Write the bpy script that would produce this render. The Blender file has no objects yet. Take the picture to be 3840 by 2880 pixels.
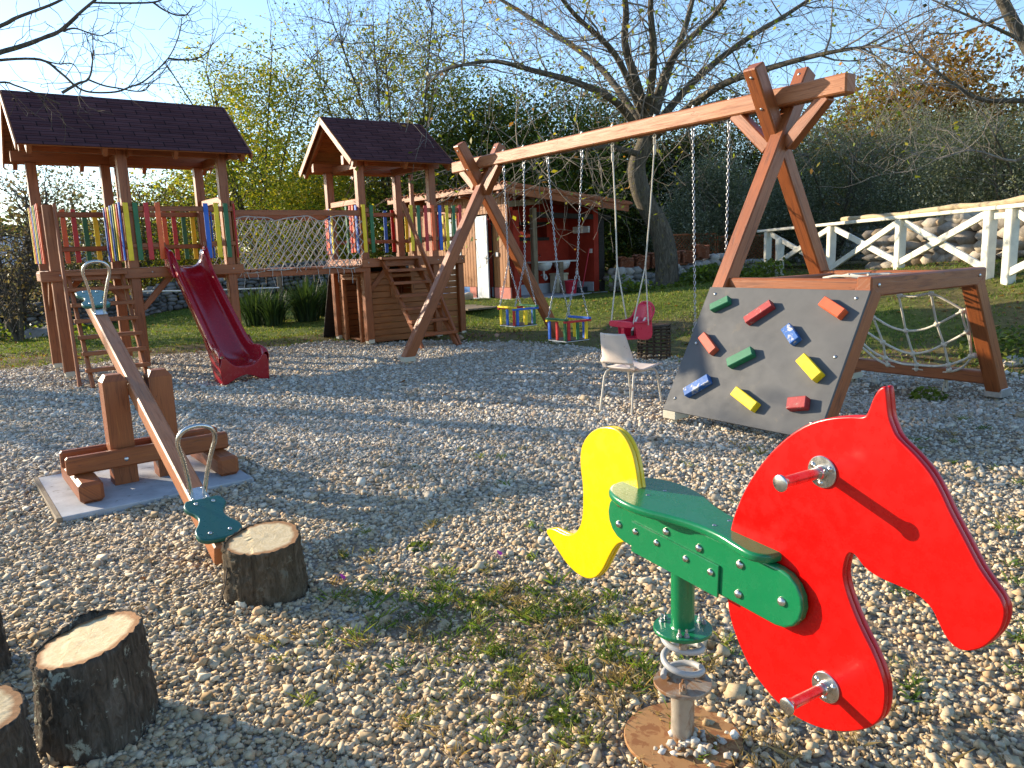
import bpy, bmesh, math, random
import numpy as np
from mathutils import Vector, Matrix
R = random.Random(7)
NR = np.random.default_rng(11)
SC = bpy.context.scene
COL = SC.collection
A = lambda *v: np.array(v, float)
def nrm(v):
    v = np.asarray(v, float); return v / (np.linalg.norm(v) + 1e-12)
def lerp(a, b, t): return a + (b - a) * t
def sstep(t):
    t = np.clip(t, 0, 1); return t * t * (3 - 2 * t)

# ---------------------------------------------------------------- camera
CH, FPX, PITCH, ROLL = 1.55, 2878.7, 0.1709, -0.0372      # eye height, focal length (px of a 3840 wide frame), tilt, roll
cp, sp = math.cos(PITCH), math.sin(PITCH)
FW = A(0, cp, -sp); _u0 = A(0, sp, cp); _r0 = A(1, 0, 0)
RT = math.cos(ROLL) * _r0 + math.sin(ROLL) * _u0
UP = -math.sin(ROLL) * _r0 + math.cos(ROLL) * _u0
EYE = A(0, 0, CH)
def ray(x, y): return nrm(FW + (x - 1920) / FPX * RT - (y - 1440) / FPX * UP)
def onplane(px, p, n):
    d = ray(*px); return EYE + d * (np.dot(A(*p) - EYE, n) / np.dot(d, n))
def at(x, y, D):
    'point seen at pixel x, y (3840 x 2880) at ground distance D'
    d = ray(x, y); return EYE + d * (D / math.hypot(d[0], d[1]))
HUT = A(1.2, 20.6)
def TZ(x, y):
    'height of the ground'
    x = np.asarray(x, float); y = np.asarray(y, float)
    z = .68 * sstep((.6 * x + .8 * y - 10.3) / 7)
    z = z + .45 * sstep((x - 4.5) / 4.5) * sstep((.6 * x + .8 * y - 10.3) / 3.5) * (1 - sstep((y - 13) / 7))
    w = sstep((np.hypot(x - HUT[0], y - HUT[1]) - 3.0) / 1.6)
    z = .42 * (1 - w) + z * w
    far = np.hypot(x, y)
    return z + .5 * sstep((far - 45) / 150) * 6
def GT(px, py):
    d = ray(px, py); t = .6
    while t < 300:
        p = EYE + d * t
        if p[2] < TZ(p[0], p[1]): return p
        t += .02
    return p

# ---------------------------------------------------------------- objects
def link(o, parent=None):
    COL.objects.link(o)
    if parent is not None: o.parent = parent
    return o
def origin(parent):
    if parent is None: return A(0, 0, 0)
    r = parent
    while r.parent: r = r.parent
    return A(*r.location)
def tag(o, label, cat, group=None):
    o['label'] = label; o['category'] = cat
    if group: o['group'] = group
    return o
def thing(name, label, cat, loc, group=None):
    o = bpy.data.objects.new(name, None); o.location = tuple(loc); o.empty_display_size = .1
    link(o); return tag(o, label, cat, group)

def _chamfer():
    vs, idx = [], {}
    S = (-1, 1)
    for sx in S:
        for sy in S:
            for sz in S:
                for k in range(3):
                    idx[(sx, sy, sz, k)] = len(vs); vs.append((sx, sy, sz, k))
    F = []
    for s in S:
        F.append([idx[(s, a, b, 0)] for a, b in ((-1, -1), (1, -1), (1, 1), (-1, 1))])
        F.append([idx[(a, s, b, 1)] for a, b in ((-1, -1), (1, -1), (1, 1), (-1, 1))])
        F.append([idx[(a, b, s, 2)] for a, b in ((-1, -1), (1, -1), (1, 1), (-1, 1))])
    for a in S:
        for b in S:
            F.append([idx[(-1, a, b, 1)], idx[(1, a, b, 1)], idx[(1, a, b, 2)], idx[(-1, a, b, 2)]])
            F.append([idx[(a, -1, b, 0)], idx[(a, 1, b, 0)], idx[(a, 1, b, 2)], idx[(a, -1, b, 2)]])
            F.append([idx[(a, b, -1, 0)], idx[(a, b, 1, 0)], idx[(a, b, 1, 1)], idx[(a, b, -1, 1)]])
    for a in S:
        for b in S:
            for c in S: F.append([idx[(a, b, c, k)] for k in range(3)])
    P = np.array([[v[0] * (1 if v[3] == 0 else .8), v[1] * (1 if v[3] == 1 else .8), v[2] * (1 if v[3] == 2 else .8)] for v in vs])
    out = []
    for f in F:
        c = P[f].mean(0); n = np.cross(P[f[1]] - P[f[0]], P[f[2]] - P[f[0]])
        out.append(f if n @ c > 0 else f[::-1])
    return vs, out
CHV, CHF = _chamfer()
CHS = np.array([v[:3] for v in CHV], float); CHK = np.array([v[3] for v in CHV])

class MB:
    def __init__(s): s.V = []; s.F = []; s.UV = []; s.S = []; s.n = 0
    def add(s, V, F, uv=None, smooth=False):
        V = np.asarray(V, float).reshape(-1, 3)
        s.V.append(V)
        for i, f in enumerate(F):
            s.F.append([int(k) + s.n for k in f]); s.S.append(smooth)
            s.UV.append([tuple(uv[k]) for k in f] if uv is not None else [(V[k][0] + V[k][1], V[k][2]) for k in f])
        s.n += len(V); return s
    def box(s, c, X, Y, Z, e=.006):
        'chamfered box: centre and three half-axis vectors; X is the grain direction'
        c, X, Y, Z = (np.asarray(v, float) for v in (c, X, Y, Z))
        if np.dot(np.cross(X, Y), Z) < 0: Z = -Z
        L = A(*(np.linalg.norm(v) for v in (X, Y, Z)))
        e = min(e, L.min() * .45)
        loc = CHS * (L - e); 
        for k in range(3): loc[CHK == k, k] = CHS[CHK == k, k] * L[k]
        V = c + loc @ np.array([X / L[0], Y / L[1], Z / L[2]])
        ru, rv = R.uniform(0, 40), R.uniform(0, 40)
        uv = np.stack([loc[:, 0] + ru, loc[:, 1] + loc[:, 2] * 1.03 + rv], 1)
        return s.add(V, CHF, uv)
    def beam(s, p0, p1, w, h, side=None, e=.008):
        'timber from p0 to p1, w across (side direction), h the other way'
        p0, p1 = np.asarray(p0, float), np.asarray(p1, float); d = p1 - p0; L = np.linalg.norm(d); d = d / L
        if side is None: side = np.cross(d, A(0, 0, 1)); side = side if np.linalg.norm(side) > .05 else A(1, 0, 0)
        side = np.asarray(side, float); side = nrm(side - d * (side @ d)); o = np.cross(d, side)
        return s.box((p0 + p1) / 2, d * L / 2, side * w / 2, o * h / 2, e)
    def tube(s, pts, r, n=8, caps=True, closed=False):
        pts = np.array(pts, float); m = len(pts)
        r = np.full(m, r) if np.isscalar(r) else np.array(r, float)
        T = np.roll(pts, -1, 0) - np.roll(pts, 1, 0) if closed else np.gradient(pts, axis=0)
        T = T / (np.linalg.norm(T, axis=1)[:, None] + 1e-12)
        a = nrm(np.cross(T[0], A(.3, .2, 1)) if abs(T[0] @ nrm(A(.3, .2, 1))) < .95 else np.cross(T[0], A(1, 0, 0)))
        V = []; uv = []; L = 0
        for i in range(m):
            a = nrm(a - T[i] * (a @ T[i])); b = np.cross(T[i], a)
            if i: L += np.linalg.norm(pts[i] - pts[i - 1])
            for k in range(n):
                t = 2 * math.pi * k / n; V.append(pts[i] + r[i] * (math.cos(t) * a + math.sin(t) * b)); uv.append((L, k / n * .3))
        F = []
        for i in range(m if closed else m - 1):
            j = (i + 1) % m
            F += [[i * n + k, i * n + (k + 1) % n, j * n + (k + 1) % n, j * n + k] for k in range(n)]
        s.add(V, F, uv, True)
        if caps and not closed:
            s.n -= 0
            s.add(V[:n], [list(range(n))[::-1]], uv[:n]); s.add(V[-n:], [list(range(n))], uv[-n:])
        return s
    def lathe(s, prof, c=(0, 0, 0), ax=(0, 0, 1), n=24, smooth=True):
        ax = nrm(ax); a = nrm(np.cross(ax, A(0, 1, .1) if abs(ax[1]) < .9 else A(1, 0, 0))); b = np.cross(ax, a); c = np.asarray(c, float)
        V = []; uv = []
        for i, (rr, z) in enumerate(prof):
            for k in range(n):
                t = 2 * math.pi * k / n; V.append(c + ax * z + rr * (math.cos(t) * a + math.sin(t) * b)); uv.append((z, t))
        F = []
        for i in range(len(prof) - 1):
            F += [[i * n + k, i * n + (k + 1) % n, (i + 1) * n + (k + 1) % n, (i + 1) * n + k] for k in range(n)]
        s.add(V, F, uv, smooth)
        if prof[0][0] > 1e-4: s.add(V[:n], [list(range(n))[::-1]], uv[:n])
        if prof[-1][0] > 1e-4: s.add(V[-n:], [list(range(n))], uv[-n:])
        return s
    def build(s, name, mat, parent=None):
        o0 = origin(parent); V = np.concatenate(s.V) - o0
        me = bpy.data.meshes.new(name); me.from_pydata(V.tolist(), [], s.F)
        uvl = me.uv_layers.new(name='UVMap'); uvl.data.foreach_set('uv', [c for f in s.UV for p in f for c in p])
        me.polygons.foreach_set('use_smooth', s.S)
        me.materials.append(mat); me.update()
        return link(bpy.data.objects.new(name, me), parent)

def npmesh(name, V, F, mat, parent=None, col=None, smooth=False):
    'mesh from arrays: F is an n x k index array (or a list of such arrays)'
    Fs = F if isinstance(F, list) else [F]
    V = np.asarray(V, float) - origin(parent)
    me = bpy.data.meshes.new(name)
    me.vertices.add(len(V)); me.vertices.foreach_set('co', V.astype(np.float32).ravel())
    idx = np.concatenate([f.ravel() for f in Fs]).astype(np.int32)
    tot = np.concatenate([np.full(len(f), f.shape[1], np.int32) for f in Fs])
    st = np.concatenate([[0], np.cumsum(tot)[:-1]]).astype(np.int32)
    me.loops.add(len(idx)); me.loops.foreach_set('vertex_index', idx)
    me.polygons.add(len(tot)); me.polygons.foreach_set('loop_start', st); me.polygons.foreach_set('loop_total', tot)
    if smooth: me.polygons.foreach_set('use_smooth', np.ones(len(tot), bool))
    if col is not None:
        c = np.ones((len(V), 4), np.float32); c[:, :col.shape[1]] = col
        at_ = me.color_attributes.new('Col', 'FLOAT_COLOR', 'POINT'); at_.data.foreach_set('color', c.ravel())
    me.update(calc_edges=True); me.validate()
    me.materials.append(mat)
    return link(bpy.data.objects.new(name, me), parent)

def spline(P, k=6, closed=True):
    P = np.array(P, float); n = len(P); out = []
    rng = range(n) if closed else range(n - 1)
    for i in rng:
        g = (lambda j: P[j % n]) if closed else (lambda j: P[min(max(j, 0), n - 1)])
        p0, p1, p2, p3 = g(i - 1), g(i), g(i + 1), g(i + 2)
        for t in np.linspace(0, 1, k, endpoint=False):
            out.append(.5 * (2 * p1 + (p2 - p0) * t + (2 * p0 - 5 * p1 + 4 * p2 - p3) * t * t + (3 * p1 - p0 - 3 * p2 + p3) * t ** 3))
    if not closed: out.append(P[-1])
    return np.array(out)

def plate(name, pts, o, ax, ay, az, mat, parent, bev=.006, seg=3):
    'rounded board: outline pts in the (ax, ay) plane at o, thickness along az'
    o0 = origin(parent); bm = bmesh.new()
    ax, ay, az, o = (np.asarray(v, float) for v in (ax, ay, az, o))
    bot = [bm.verts.new(tuple(o + ax * p[0] + ay * p[1] - o0)) for p in pts]
    top = [bm.verts.new(tuple(o + ax * p[0] + ay * p[1] + az - o0)) for p in pts]
    n = len(pts); bm.faces.new(bot[::-1]); bm.faces.new(top)
    for i in range(n): bm.faces.new((bot[i], bot[(i + 1) % n], top[(i + 1) % n], top[i])).smooth = True
    bm.normal_update()
    bmesh.ops.recalc_face_normals(bm, faces=bm.faces)
    if bev > 0:
        ed = [e for e in bm.edges if (e.verts[0] in bot and e.verts[1] in bot) or (e.verts[0] in top and e.verts[1] in top)] if False else \
             [e for e in bm.edges if len(e.link_faces) == 2 and any(len(f.verts) == n for f in e.link_faces) and n > 4 or (n <= 4)]
        bmesh.ops.bevel(bm, geom=ed, offset=bev, segments=seg, profile=.5, affect='EDGES', clamp_overlap=True)
    for f in bm.faces: f.smooth = len(f.verts) <= 4 and n > 8
    me = bpy.data.meshes.new(name); bm.to_mesh(me); bm.free(); me.materials.append(mat)
    return link(bpy.data.objects.new(name, me), parent)

def struct(o): o['kind'] = 'structure'; return o

# ---------------------------------------------------------------- materials
def newmat(name):
    m = bpy.data.materials.new(name); m.use_nodes = True; nt = m.node_tree
    return m, nt, nt.nodes['Principled BSDF'], nt.links.new
def N(nt, t, **k):
    n = nt.nodes.new(t)
    for a, b in k.items():
        if a in n.inputs.keys() if isinstance(a, str) and a in [i.name for i in n.inputs] else False: n.inputs[a].default_value = b
        else: setattr(n, a, b)
    return n
def noise(nt, scale, detail=4, rough=.55, vec=None, dist=0):
    n = nt.nodes.new('ShaderNodeTexNoise'); n.inputs['Scale'].default_value = scale; n.inputs['Detail'].default_value = detail
    n.inputs['Roughness'].default_value = rough; n.inputs['Distortion'].default_value = dist
    if vec is not None: nt.links.new(vec, n.inputs['Vector'])
    return n
def ramp(nt, src, stops, interp='LINEAR'):
    n = nt.nodes.new('ShaderNodeValToRGB'); nt.links.new(src, n.inputs[0]); cr = n.color_ramp; cr.interpolation = interp
    while len(cr.elements) < len(stops): cr.elements.new(.5)
    for e, (p, c) in zip(cr.elements, stops):
        e.position = p; e.color = (c, c, c, 1) if np.isscalar(c) else tuple(c) + (1,)
    return n
def mix(nt, fac, a, b, mode='MIX'):
    n = nt.nodes.new('ShaderNodeMix'); n.data_type = 'RGBA'; n.blend_type = mode
    for s, v in ((n.inputs[0], fac), (n.inputs[6], a), (n.inputs[7], b)):
        if hasattr(v, 'is_output'): nt.links.new(v, s)
        elif np.isscalar(v): s.default_value = v
        else: s.default_value = tuple(v) + (1,)
    return n.outputs[2]
def math_(nt, op, a, b=None):
    n = nt.nodes.new('ShaderNodeMath'); n.operation = op
    for s, v in zip(n.inputs, (a, b)):
        if v is None: continue
        if hasattr(v, 'is_output'): nt.links.new(v, s)
        else: s.default_value = v
    return n.outputs[0]
def bump(nt, h, strength=.3, dist=.01):
    n = nt.nodes.new('ShaderNodeBump'); n.inputs['Strength'].default_value = strength; n.inputs['Distance'].default_value = dist
    nt.links.new(h, n.inputs['Height']); return n.outputs[0]
def objco(nt): return nt.nodes.new('ShaderNodeTexCoord').outputs['Object']
def uvmap(nt, sx, sy):
    t = nt.nodes.new('ShaderNodeTexCoord'); m = nt.nodes.new('ShaderNodeMapping'); m.inputs['Scale'].default_value = (sx, sy, 1)
    nt.links.new(t.outputs['UV'], m.inputs[0]); return m.outputs[0]

def wood(name, base, dark, light, rough=.5, gs=.55, fine=1.0, spec=.35):
    m, nt, b, L = newmat(name)
    v1 = uvmap(nt, .9, 13 * fine); n1 = noise(nt, 2.2, 5, .6, v1, .9)
    v2 = uvmap(nt, 2.5, 90 * fine); n2 = noise(nt, 2.0, 3, .6, v2, .2)
    r1 = ramp(nt, n1.outputs[0], [(.3, dark), (.47, base), (.62, base), (.75, light)])
    r2 = ramp(nt, n2.outputs[0], [(.3, .62), (.55, 1.0), (.75, 1.12)])
    c = mix(nt, gs, r1.outputs[0], r2.outputs[0], 'MULTIPLY')
    n3 = noise(nt, 1.7, 4, .6, objco(nt)); r3 = ramp(nt, n3.outputs[0], [(.3, .78), (.7, 1.12)])
    c = mix(nt, .8, c, r3.outputs[0], 'MULTIPLY')
    v4 = uvmap(nt, .5, 9); n4 = noise(nt, 2.0, 2, .5, v4, .3)
    crack = ramp(nt, n4.outputs[0], [(.492, 1.0), (.5, .35), (.508, 1.0)])
    c = mix(nt, .6, c, crack.outputs[0], 'MULTIPLY')
    L(c, b.inputs['Base Color']); b.inputs['Roughness'].default_value = rough; b.inputs['Specular IOR Level'].default_value = spec
    rr = ramp(nt, n1.outputs[0], [(.3, rough + .12), (.7, rough - .08)]); L(rr.outputs[0], b.inputs['Roughness'])
    h = math_(nt, 'ADD', n2.outputs[0], math_(nt, 'MULTIPLY', crack.outputs[0], 1.5))
    L(bump(nt, h, .25, .004), b.inputs['Normal']); return m
def paint(name, col, rough=.45, worn=None, wear=.55, spec=.4, coat=0, var=.15, bumpy=.08, scale=6):
    m, nt, b, L = newmat(name); oc = objco(nt)
    n1 = noise(nt, scale, 5, .6, oc); r1 = ramp(nt, n1.outputs[0], [(.3, 1 - var), (.7, 1 + var * .6)])
    c = mix(nt, 1.0, col, r1.outputs[0], 'MULTIPLY')
    if worn is not None:
        n2 = noise(nt, scale * 2.5, 8, .7, oc, .6); r2 = ramp(nt, n2.outputs[0], [(wear, 0.0), (wear + .05, 1.0)])
        c = mix(nt, r2.outputs[0], c, worn)
    L(c, b.inputs['Base Color']); b.inputs['Specular IOR Level'].default_value = spec; b.inputs['Coat Weight'].default_value = coat; b.inputs['Coat Roughness'].default_value = .12
    n3 = noise(nt, scale * 7, 4, .6, oc); r3 = ramp(nt, n3.outputs[0], [(.3, max(rough - .08, .03)), (.7, rough + .1)]); L(r3.outputs[0], b.inputs['Roughness'])
    L(bump(nt, n3.outputs[0], bumpy, .004), b.inputs['Normal']); return m
def metal(name, col=(.55, .55, .53), rough=.28, rust=0):
    m, nt, b, L = newmat(name); oc = objco(nt); n = noise(nt, 30, 4, .6, oc)
    c = mix(nt, 1.0, col, ramp(nt, n.outputs[0], [(.3, .8), (.7, 1.05)]).outputs[0], 'MULTIPLY')
    b.inputs['Metallic'].default_value = 1 - .5 * (rust > 0)
    if rust:
        n2 = noise(nt, 9, 7, .7, oc, .5); f = ramp(nt, n2.outputs[0], [(.62 - rust * .3, 0.0), (.72 - rust * .3, 1.0)])
        c = mix(nt, f.outputs[0], c, (.22, .10, .035))
        L(math_(nt, 'MULTIPLY', math_(nt, 'SUBTRACT', 1.0, f.outputs[0]), .6), b.inputs['Metallic'])
    L(c, b.inputs['Base Color']); r = ramp(nt, n.outputs[0], [(.3, rough - .06), (.7, rough + .12)]); L(r.outputs[0], b.inputs['Roughness']); return m
def leafmat(name, sat=1.0, trans=.5, rough=.5):
    m, nt, b, L = newmat(name); a = nt.nodes.new('ShaderNodeAttribute'); a.attribute_name = 'Col'
    L(a.outputs['Color'], b.inputs['Base Color']); b.inputs['Roughness'].default_value = rough; b.inputs['Specular IOR Level'].default_value = .3
    t = nt.nodes.new('ShaderNodeBsdfTranslucent'); c = mix(nt, 1.0, a.outputs['Color'], (1.25, 1.15, .55), 'MULTIPLY'); L(c, t.inputs['Color'])
    x = nt.nodes.new('ShaderNodeMixShader'); x.inputs[0].default_value = trans; L(b.outputs[0], x.inputs[1]); L(t.outputs[0], x.inputs[2])
    L(x.outputs[0], nt.nodes['Material Output'].inputs[0]); return m
def colmat(name, rough=.9, bumpscale=0, bs=.3, spec=.2):
    m, nt, b, L = newmat(name); a = nt.nodes.new('ShaderNodeAttribute'); a.attribute_name = 'Col'; oc = objco(nt)
    n = noise(nt, 55, 5, .65, oc); n2 = noise(nt, 7, 4, .6, oc)
    c = mix(nt, 1.0, a.outputs['Color'], ramp(nt, n.outputs[0], [(.25, .72), (.7, 1.12)]).outputs[0], 'MULTIPLY')
    c = mix(nt, 1.0, c, ramp(nt, n2.outputs[0], [(.3, .8), (.7, 1.1)]).outputs[0], 'MULTIPLY')
    L(c, b.inputs['Base Color']); b.inputs['Roughness'].default_value = rough; b.inputs['Specular IOR Level'].default_value = spec
    if bumpscale: L(bump(nt, noise(nt, bumpscale, 6, .65, oc).outputs[0], bs, .02), b.inputs['Normal'])
    return m
def bark(name, c1, c2, c3, sc=1.0, lichen=None, depth=.02):
    m, nt, b, L = newmat(name); t = nt.nodes.new('ShaderNodeTexCoord'); mp = nt.nodes.new('ShaderNodeMapping'); mp.inputs['Scale'].default_value = (sc, sc, sc * .22)
    L(t.outputs['Object'], mp.inputs[0]); n = noise(nt, 22, 7, .7, mp.outputs[0], .8)
    c = ramp(nt, n.outputs[0], [(.3, c1), (.5, c2), (.72, c3)]).outputs[0]
    if lichen is not None:
        n2 = noise(nt, 9 * sc, 8, .72, t.outputs['Object'], .3); f = ramp(nt, n2.outputs[0], [(.585, 0.0), (.62, 1.0)])
        c = mix(nt, f.outputs[0], c, lichen)
    L(c, b.inputs['Base Color']); b.inputs['Roughness'].default_value = .9; b.inputs['Specular IOR Level'].default_value = .15
    L(bump(nt, n.outputs[0], .9, depth), b.inputs['Normal']); return m

M = {}
M['wood'] = wood('stained_wood', (.31, .088, .023), (.17, .042, .010), (.41, .14, .042), .42, .6, 1.0, .45)
M['woodlight'] = wood('pale_sunlit_wood', (.40, .145, .052), (.25, .075, .023), (.50, .215, .085), .48, .6, .8)  # paler stained wood; for rails and barge boards sunlight is put into the colour
M['house'] = wood('log_siding', (.34, .115, .03), (.18, .055, .015), (.42, .17, .055), .5, .5)
M['endgrain'] = wood('sawn_end', (.40, .22, .09), (.25, .11, .04), (.5, .3, .14), .7, .4)
for n_, c_ in (('red', (.52, .018, .022)), ('orange', (.75, .11, .02)), ('yellow', (.82, .58, .012)), ('green', (.012, .13, .045)), ('blue', (.014, .11, .48))):
    M[n_] = paint('painted_' + n_, c_, .38, None, .6, .4, 0, .18, .12)
M['wred'] = paint('worn_red', (.36, .03, .03), .55, (.36, .20, .16), .57, scale=9)
M['wblue'] = paint('worn_blue', (.02, .11, .36), .55, (.42, .42, .42), .53, scale=7)
M['worange'] = paint('worn_orange', (.62, .10, .03), .45, (.5, .13, .06), .62, scale=9)
M['worange2'] = paint('faded_orange', (.50, .09, .045), .5, (.45, .16, .10), .62, scale=9)
M['wgreen'] = paint('worn_green', (.018, .17, .075), .5, (.12, .28, .18), .62, scale=9)
M['plast_red'] = paint('horse_red', (.58, .003, .002), .27, None, .5, .35, .08, .04, .03, 3)
M['plast_yellow'] = paint('horse_yellow', (.78, .52, .002), .25, None, .5, .5, .2, .04, .03, 3)
M['plast_green'] = paint('horse_green', (.006, .17, .058), .25, None, .5, .5, .2, .06, .04, 3)
M['seat_green'] = paint('seat_green', (.01, .11, .075), .3, None, .5, .5, .2, .08, .04, 4)
M['slide'] = paint('slide_red', (.34, .005, .012), .22, None, .5, .5, .3, .1, .04, 4)
M['baby'] = paint('pink_red_plastic', (.66, .02, .06), .32, None, .5, .5, 0, .1, .04, 5)
M['steel'] = metal('stainless_steel', (.62, .60, .56), .25)
M['zinc'] = metal('galvanised_chain', (.52, .52, .53), .38)
M['rusty'] = metal('rusty_steel', (.42, .37, .30), .55, .55)
M['rust'] = paint('rust_plate', (.40, .21, .085), .75, (.27, .115, .045), .52, .2, scale=7)
M['spring'] = paint('grey_spring_paint', (.42, .41, .39), .4, (.30, .18, .09), .68)
M['ivory'] = paint('ivory_fitting', (.55, .50, .38), .5)
M['ropew'] = paint('white_rope', (.62, .57, .47), .85, (.30, .26, .2), .6, .2, scale=20)
M['ropeg'] = paint('grey_rope', (.46, .42, .37), .9, (.3, .26, .22), .6, .2, scale=14)
M['white'] = paint('white_fence_paint', (.74, .70, .58), .6, (.45, .40, .32), .66, .3, scale=7)
M['whitedoor'] = paint('white_door_paint', (.50, .54, .57), .55, (.5, .5, .48), .7)
M['panel'] = paint('grey_panel', (.098, .098, .098), .68, (.12, .112, .10), .6, .3, 0, .12, .06, 1.6)
M['slab'] = paint('concrete_slab', (.42, .42, .42), .85, (.24, .22, .19), .6, .2, 0, .25, .3, 5)
M['redwall'] = paint('red_render', (.34, .035, .018), .85, (.33, .04, .03), .6, .2, 0, .2, .3, 3)
M['pinkplinth'] = paint('pink_plinth', (.55, .20, .15), .85, (.45, .3, .28), .6)
M['blueplinth'] = paint('blue_plinth', (.10, .22, .45), .85, (.4, .4, .45), .62)
M['greyplinth'] = paint('grey_plinth', (.42, .43, .46), .85, (.3, .3, .3), .6)
M['boards'] = wood('orange_boards', (.37, .145, .038), (.2, .065, .02), (.46, .21, .07), .55, .6, .6)
M['fascia'] = wood('red_brown_fascia', (.36, .11, .035), (.22, .06, .02), (.42, .15, .05), .55, .5)
M['oldwood'] = wood('old_grey_timber', (.26, .20, .13), (.13, .09, .05), (.36, .29, .2), .8, .8)
M['darkwood'] = wood('dark_timber', (.035, .028, .022), (.018, .014, .011), (.055, .045, .035), .85, .6)
M['tile'] = paint('terracotta_tile', (.36, .125, .06), .85, (.48, .26, .16), .56, .2, 0, .3, .3, 5)
M['ceramic'] = paint('white_ceramic', (.72, .70, .66), .3)
M['pinkbucket'] = paint('red_bucket', (.62, .03, .05), .4)
M['beige'] = paint('beige_bin', (.55, .48, .32), .5)
M['black'] = paint('black_plastic', (.02, .02, .022), .45)
M['chairshell'] = paint('worn_chair_shell', (.68, .57, .49), .5, (.30, .145, .12), .6, .35, 0, .12, .15, 4)
M['chairleg'] = paint('cream_tube', (.58, .52, .42), .5, (.22, .12, .07), .6)
M['wicker'] = wood('dark_wicker', (.07, .042, .024), (.03, .018, .01), (.11, .07, .045), .8, .6)
M['stone'] = colmat('dry_stone', .92, 9, .8)
M['gravel'] = colmat('gravel_stones', .9, 0)
M['leaf'] = leafmat('tree_leaf')
M['olive'] = leafmat('olive_leaf', 1, .4, .45)
M['grassm'] = leafmat('grass_blade', 1, .35, .6)
M['bark'] = bark('grey_bark', (.04, .032, .024), (.10, .085, .065), (.19, .165, .125), 1.0, (.17, .14, .05), .03)
M['twig'] = bark('twig_bark', (.05, .038, .028), (.10, .08, .062), (.17, .145, .115), 1.0, None, .004)
M['paletwig'] = bark('pale_twig_bark', (.10, .085, .07), (.20, .175, .145), (.30, .27, .225), 1.0, None, .004)
M['stumpbark'] = bark('stump_bark', (.03, .024, .018), (.085, .068, .05), (.17, .14, .11), 1.6, (.33, .34, .27), .018)
M['stumpbark2'] = bark('brown_stump_bark', (.04, .028, .018), (.10, .074, .046), (.19, .145, .10), 1.6, (.16, .14, .10), .018)
# ---------------------------------------------------------------- light, sky, camera
SUN_EL, SUN_AZ = math.radians(17.3), math.radians(-65)      # azimuth from +Y towards +X
w = bpy.data.worlds.new('World'); SC.world = w; w.use_nodes = True
nt = w.node_tree; bg = nt.nodes['Background']; sk = nt.nodes.new('ShaderNodeTexSky'); sk.sky_type = 'NISHITA'; sk.sun_disc = False
sk.sun_elevation = SUN_EL; sk.sun_rotation = SUN_AZ; sk.air_density = 1.0; sk.dust_density = 0.35; sk.ozone_density = 3.0
nt.links.new(sk.outputs[0], bg.inputs[0]); bg.inputs[1].default_value = .15
sl = bpy.data.lights.new('sun', 'SUN'); sl.energy = 4.6; sl.angle = math.radians(.5); sl.color = (1.0, .85, .64)
so_ = bpy.data.objects.new('sun', sl); link(so_)
SUND = A(math.sin(SUN_AZ) * math.cos(SUN_EL), math.cos(SUN_AZ) * math.cos(SUN_EL), math.sin(SUN_EL))
so_.rotation_euler = Vector(SUND).to_track_quat('Z', 'Y').to_euler(); so_.location = (-12, 8, 12)
cam = bpy.data.cameras.new('camera'); cam.sensor_width = 36; cam.lens = FPX / 3840 * 36; cam.clip_end = 1500; cam.clip_start = .05
co = bpy.data.objects.new('camera', cam); link(co); SC.camera = co
co.matrix_world = Matrix(((RT[0], UP[0], -FW[0], 0), (RT[1], UP[1], -FW[1], 0), (RT[2], UP[2], -FW[2], CH), (0, 0, 0, 1)))
SC.view_settings.view_transform = 'Standard'; SC.view_settings.look = 'None'; SC.view_settings.gamma = 1; SC.view_settings.exposure = 1.15
SC.cycles.max_bounces = 6; SC.cycles.diffuse_bounces = 3; SC.cycles.transmission_bounces = 4; SC.cycles.transparent_max_bounces = 4

# ---------------------------------------------------------------- ground
GP = np.array([(-16, -10), (-15, 9), (-9.3, 11.2), (-6.6, 13.0), (-3.6, 14.5), (-1.2, 14.0), (.3, 13.3), (1.4, 12.4), (2.1, 11.2), (3.0, 9.9), (4.4, 8.9), (5.6, 8.2), (7.2, 6.8), (9, 5), (12, 0), (12, -10)], float)
def polyd(x, y, P=GP):
    'signed distance to a polygon, positive inside'
    x = np.asarray(x, float); y = np.asarray(y, float); d = np.full(x.shape, 1e9); ins = np.zeros(x.shape, bool)
    for i in range(len(P)):
        (ax, ay), (bx, by) = P[i], P[(i + 1) % len(P)]
        vx, vy = bx - ax, by - ay; t = np.clip(((x - ax) * vx + (y - ay) * vy) / (vx * vx + vy * vy), 0, 1)
        d = np.minimum(d, np.hypot(x - ax - t * vx, y - ay - t * vy))
        c = ((ay > y) != (by > y)) & (x < (bx - ax) * (y - ay) / (by - ay + 1e-12) + ax); ins ^= c
    return np.where(ins, d, -d)
def wob(x, y):
    return .35 * np.sin(1.7 * x + .8 * y) + .22 * np.sin(3.9 * y - 2.1 * x + 1) + .15 * np.sin(6.1 * x + 5.3 * y)
PATCH = [(-.12, 3.05, .62, .42, .72), (.22, 2.5, .5, .35, .45), (-.35, 3.5, .5, .3, .5), (1.5, 2.6, 1.0, .8, .5), (2.2, 1.7, .9, .7, .7), (3.1, 3.0, 1.3, 1.2, .6), (4.3, 4.6, 1.4, 1.3, .65), (1.0, 1.55, .5, .35, .55), (2.9, 3.6, 1.0, .9, .4), (3.4, 5.6, 1.2, .5, .45), (-.95, 3.9, .28, .2, .6), (4.6, 7.6, 1.6, .5, .8), (-5.4, 10.2, .7, .5, .35), (.55, 2.0, .45, .3, .55)]
def dirt(x, y):
    f = np.zeros(np.shape(x))
    for a, b, rx, ry, k in PATCH:
        q = ((x - a) / rx) ** 2 + ((y - b) / ry) ** 2; f = np.maximum(f, k * np.clip(1.35 - q + .4 * wob(x * 3, y * 3), 0, 1))
    return f
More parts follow.
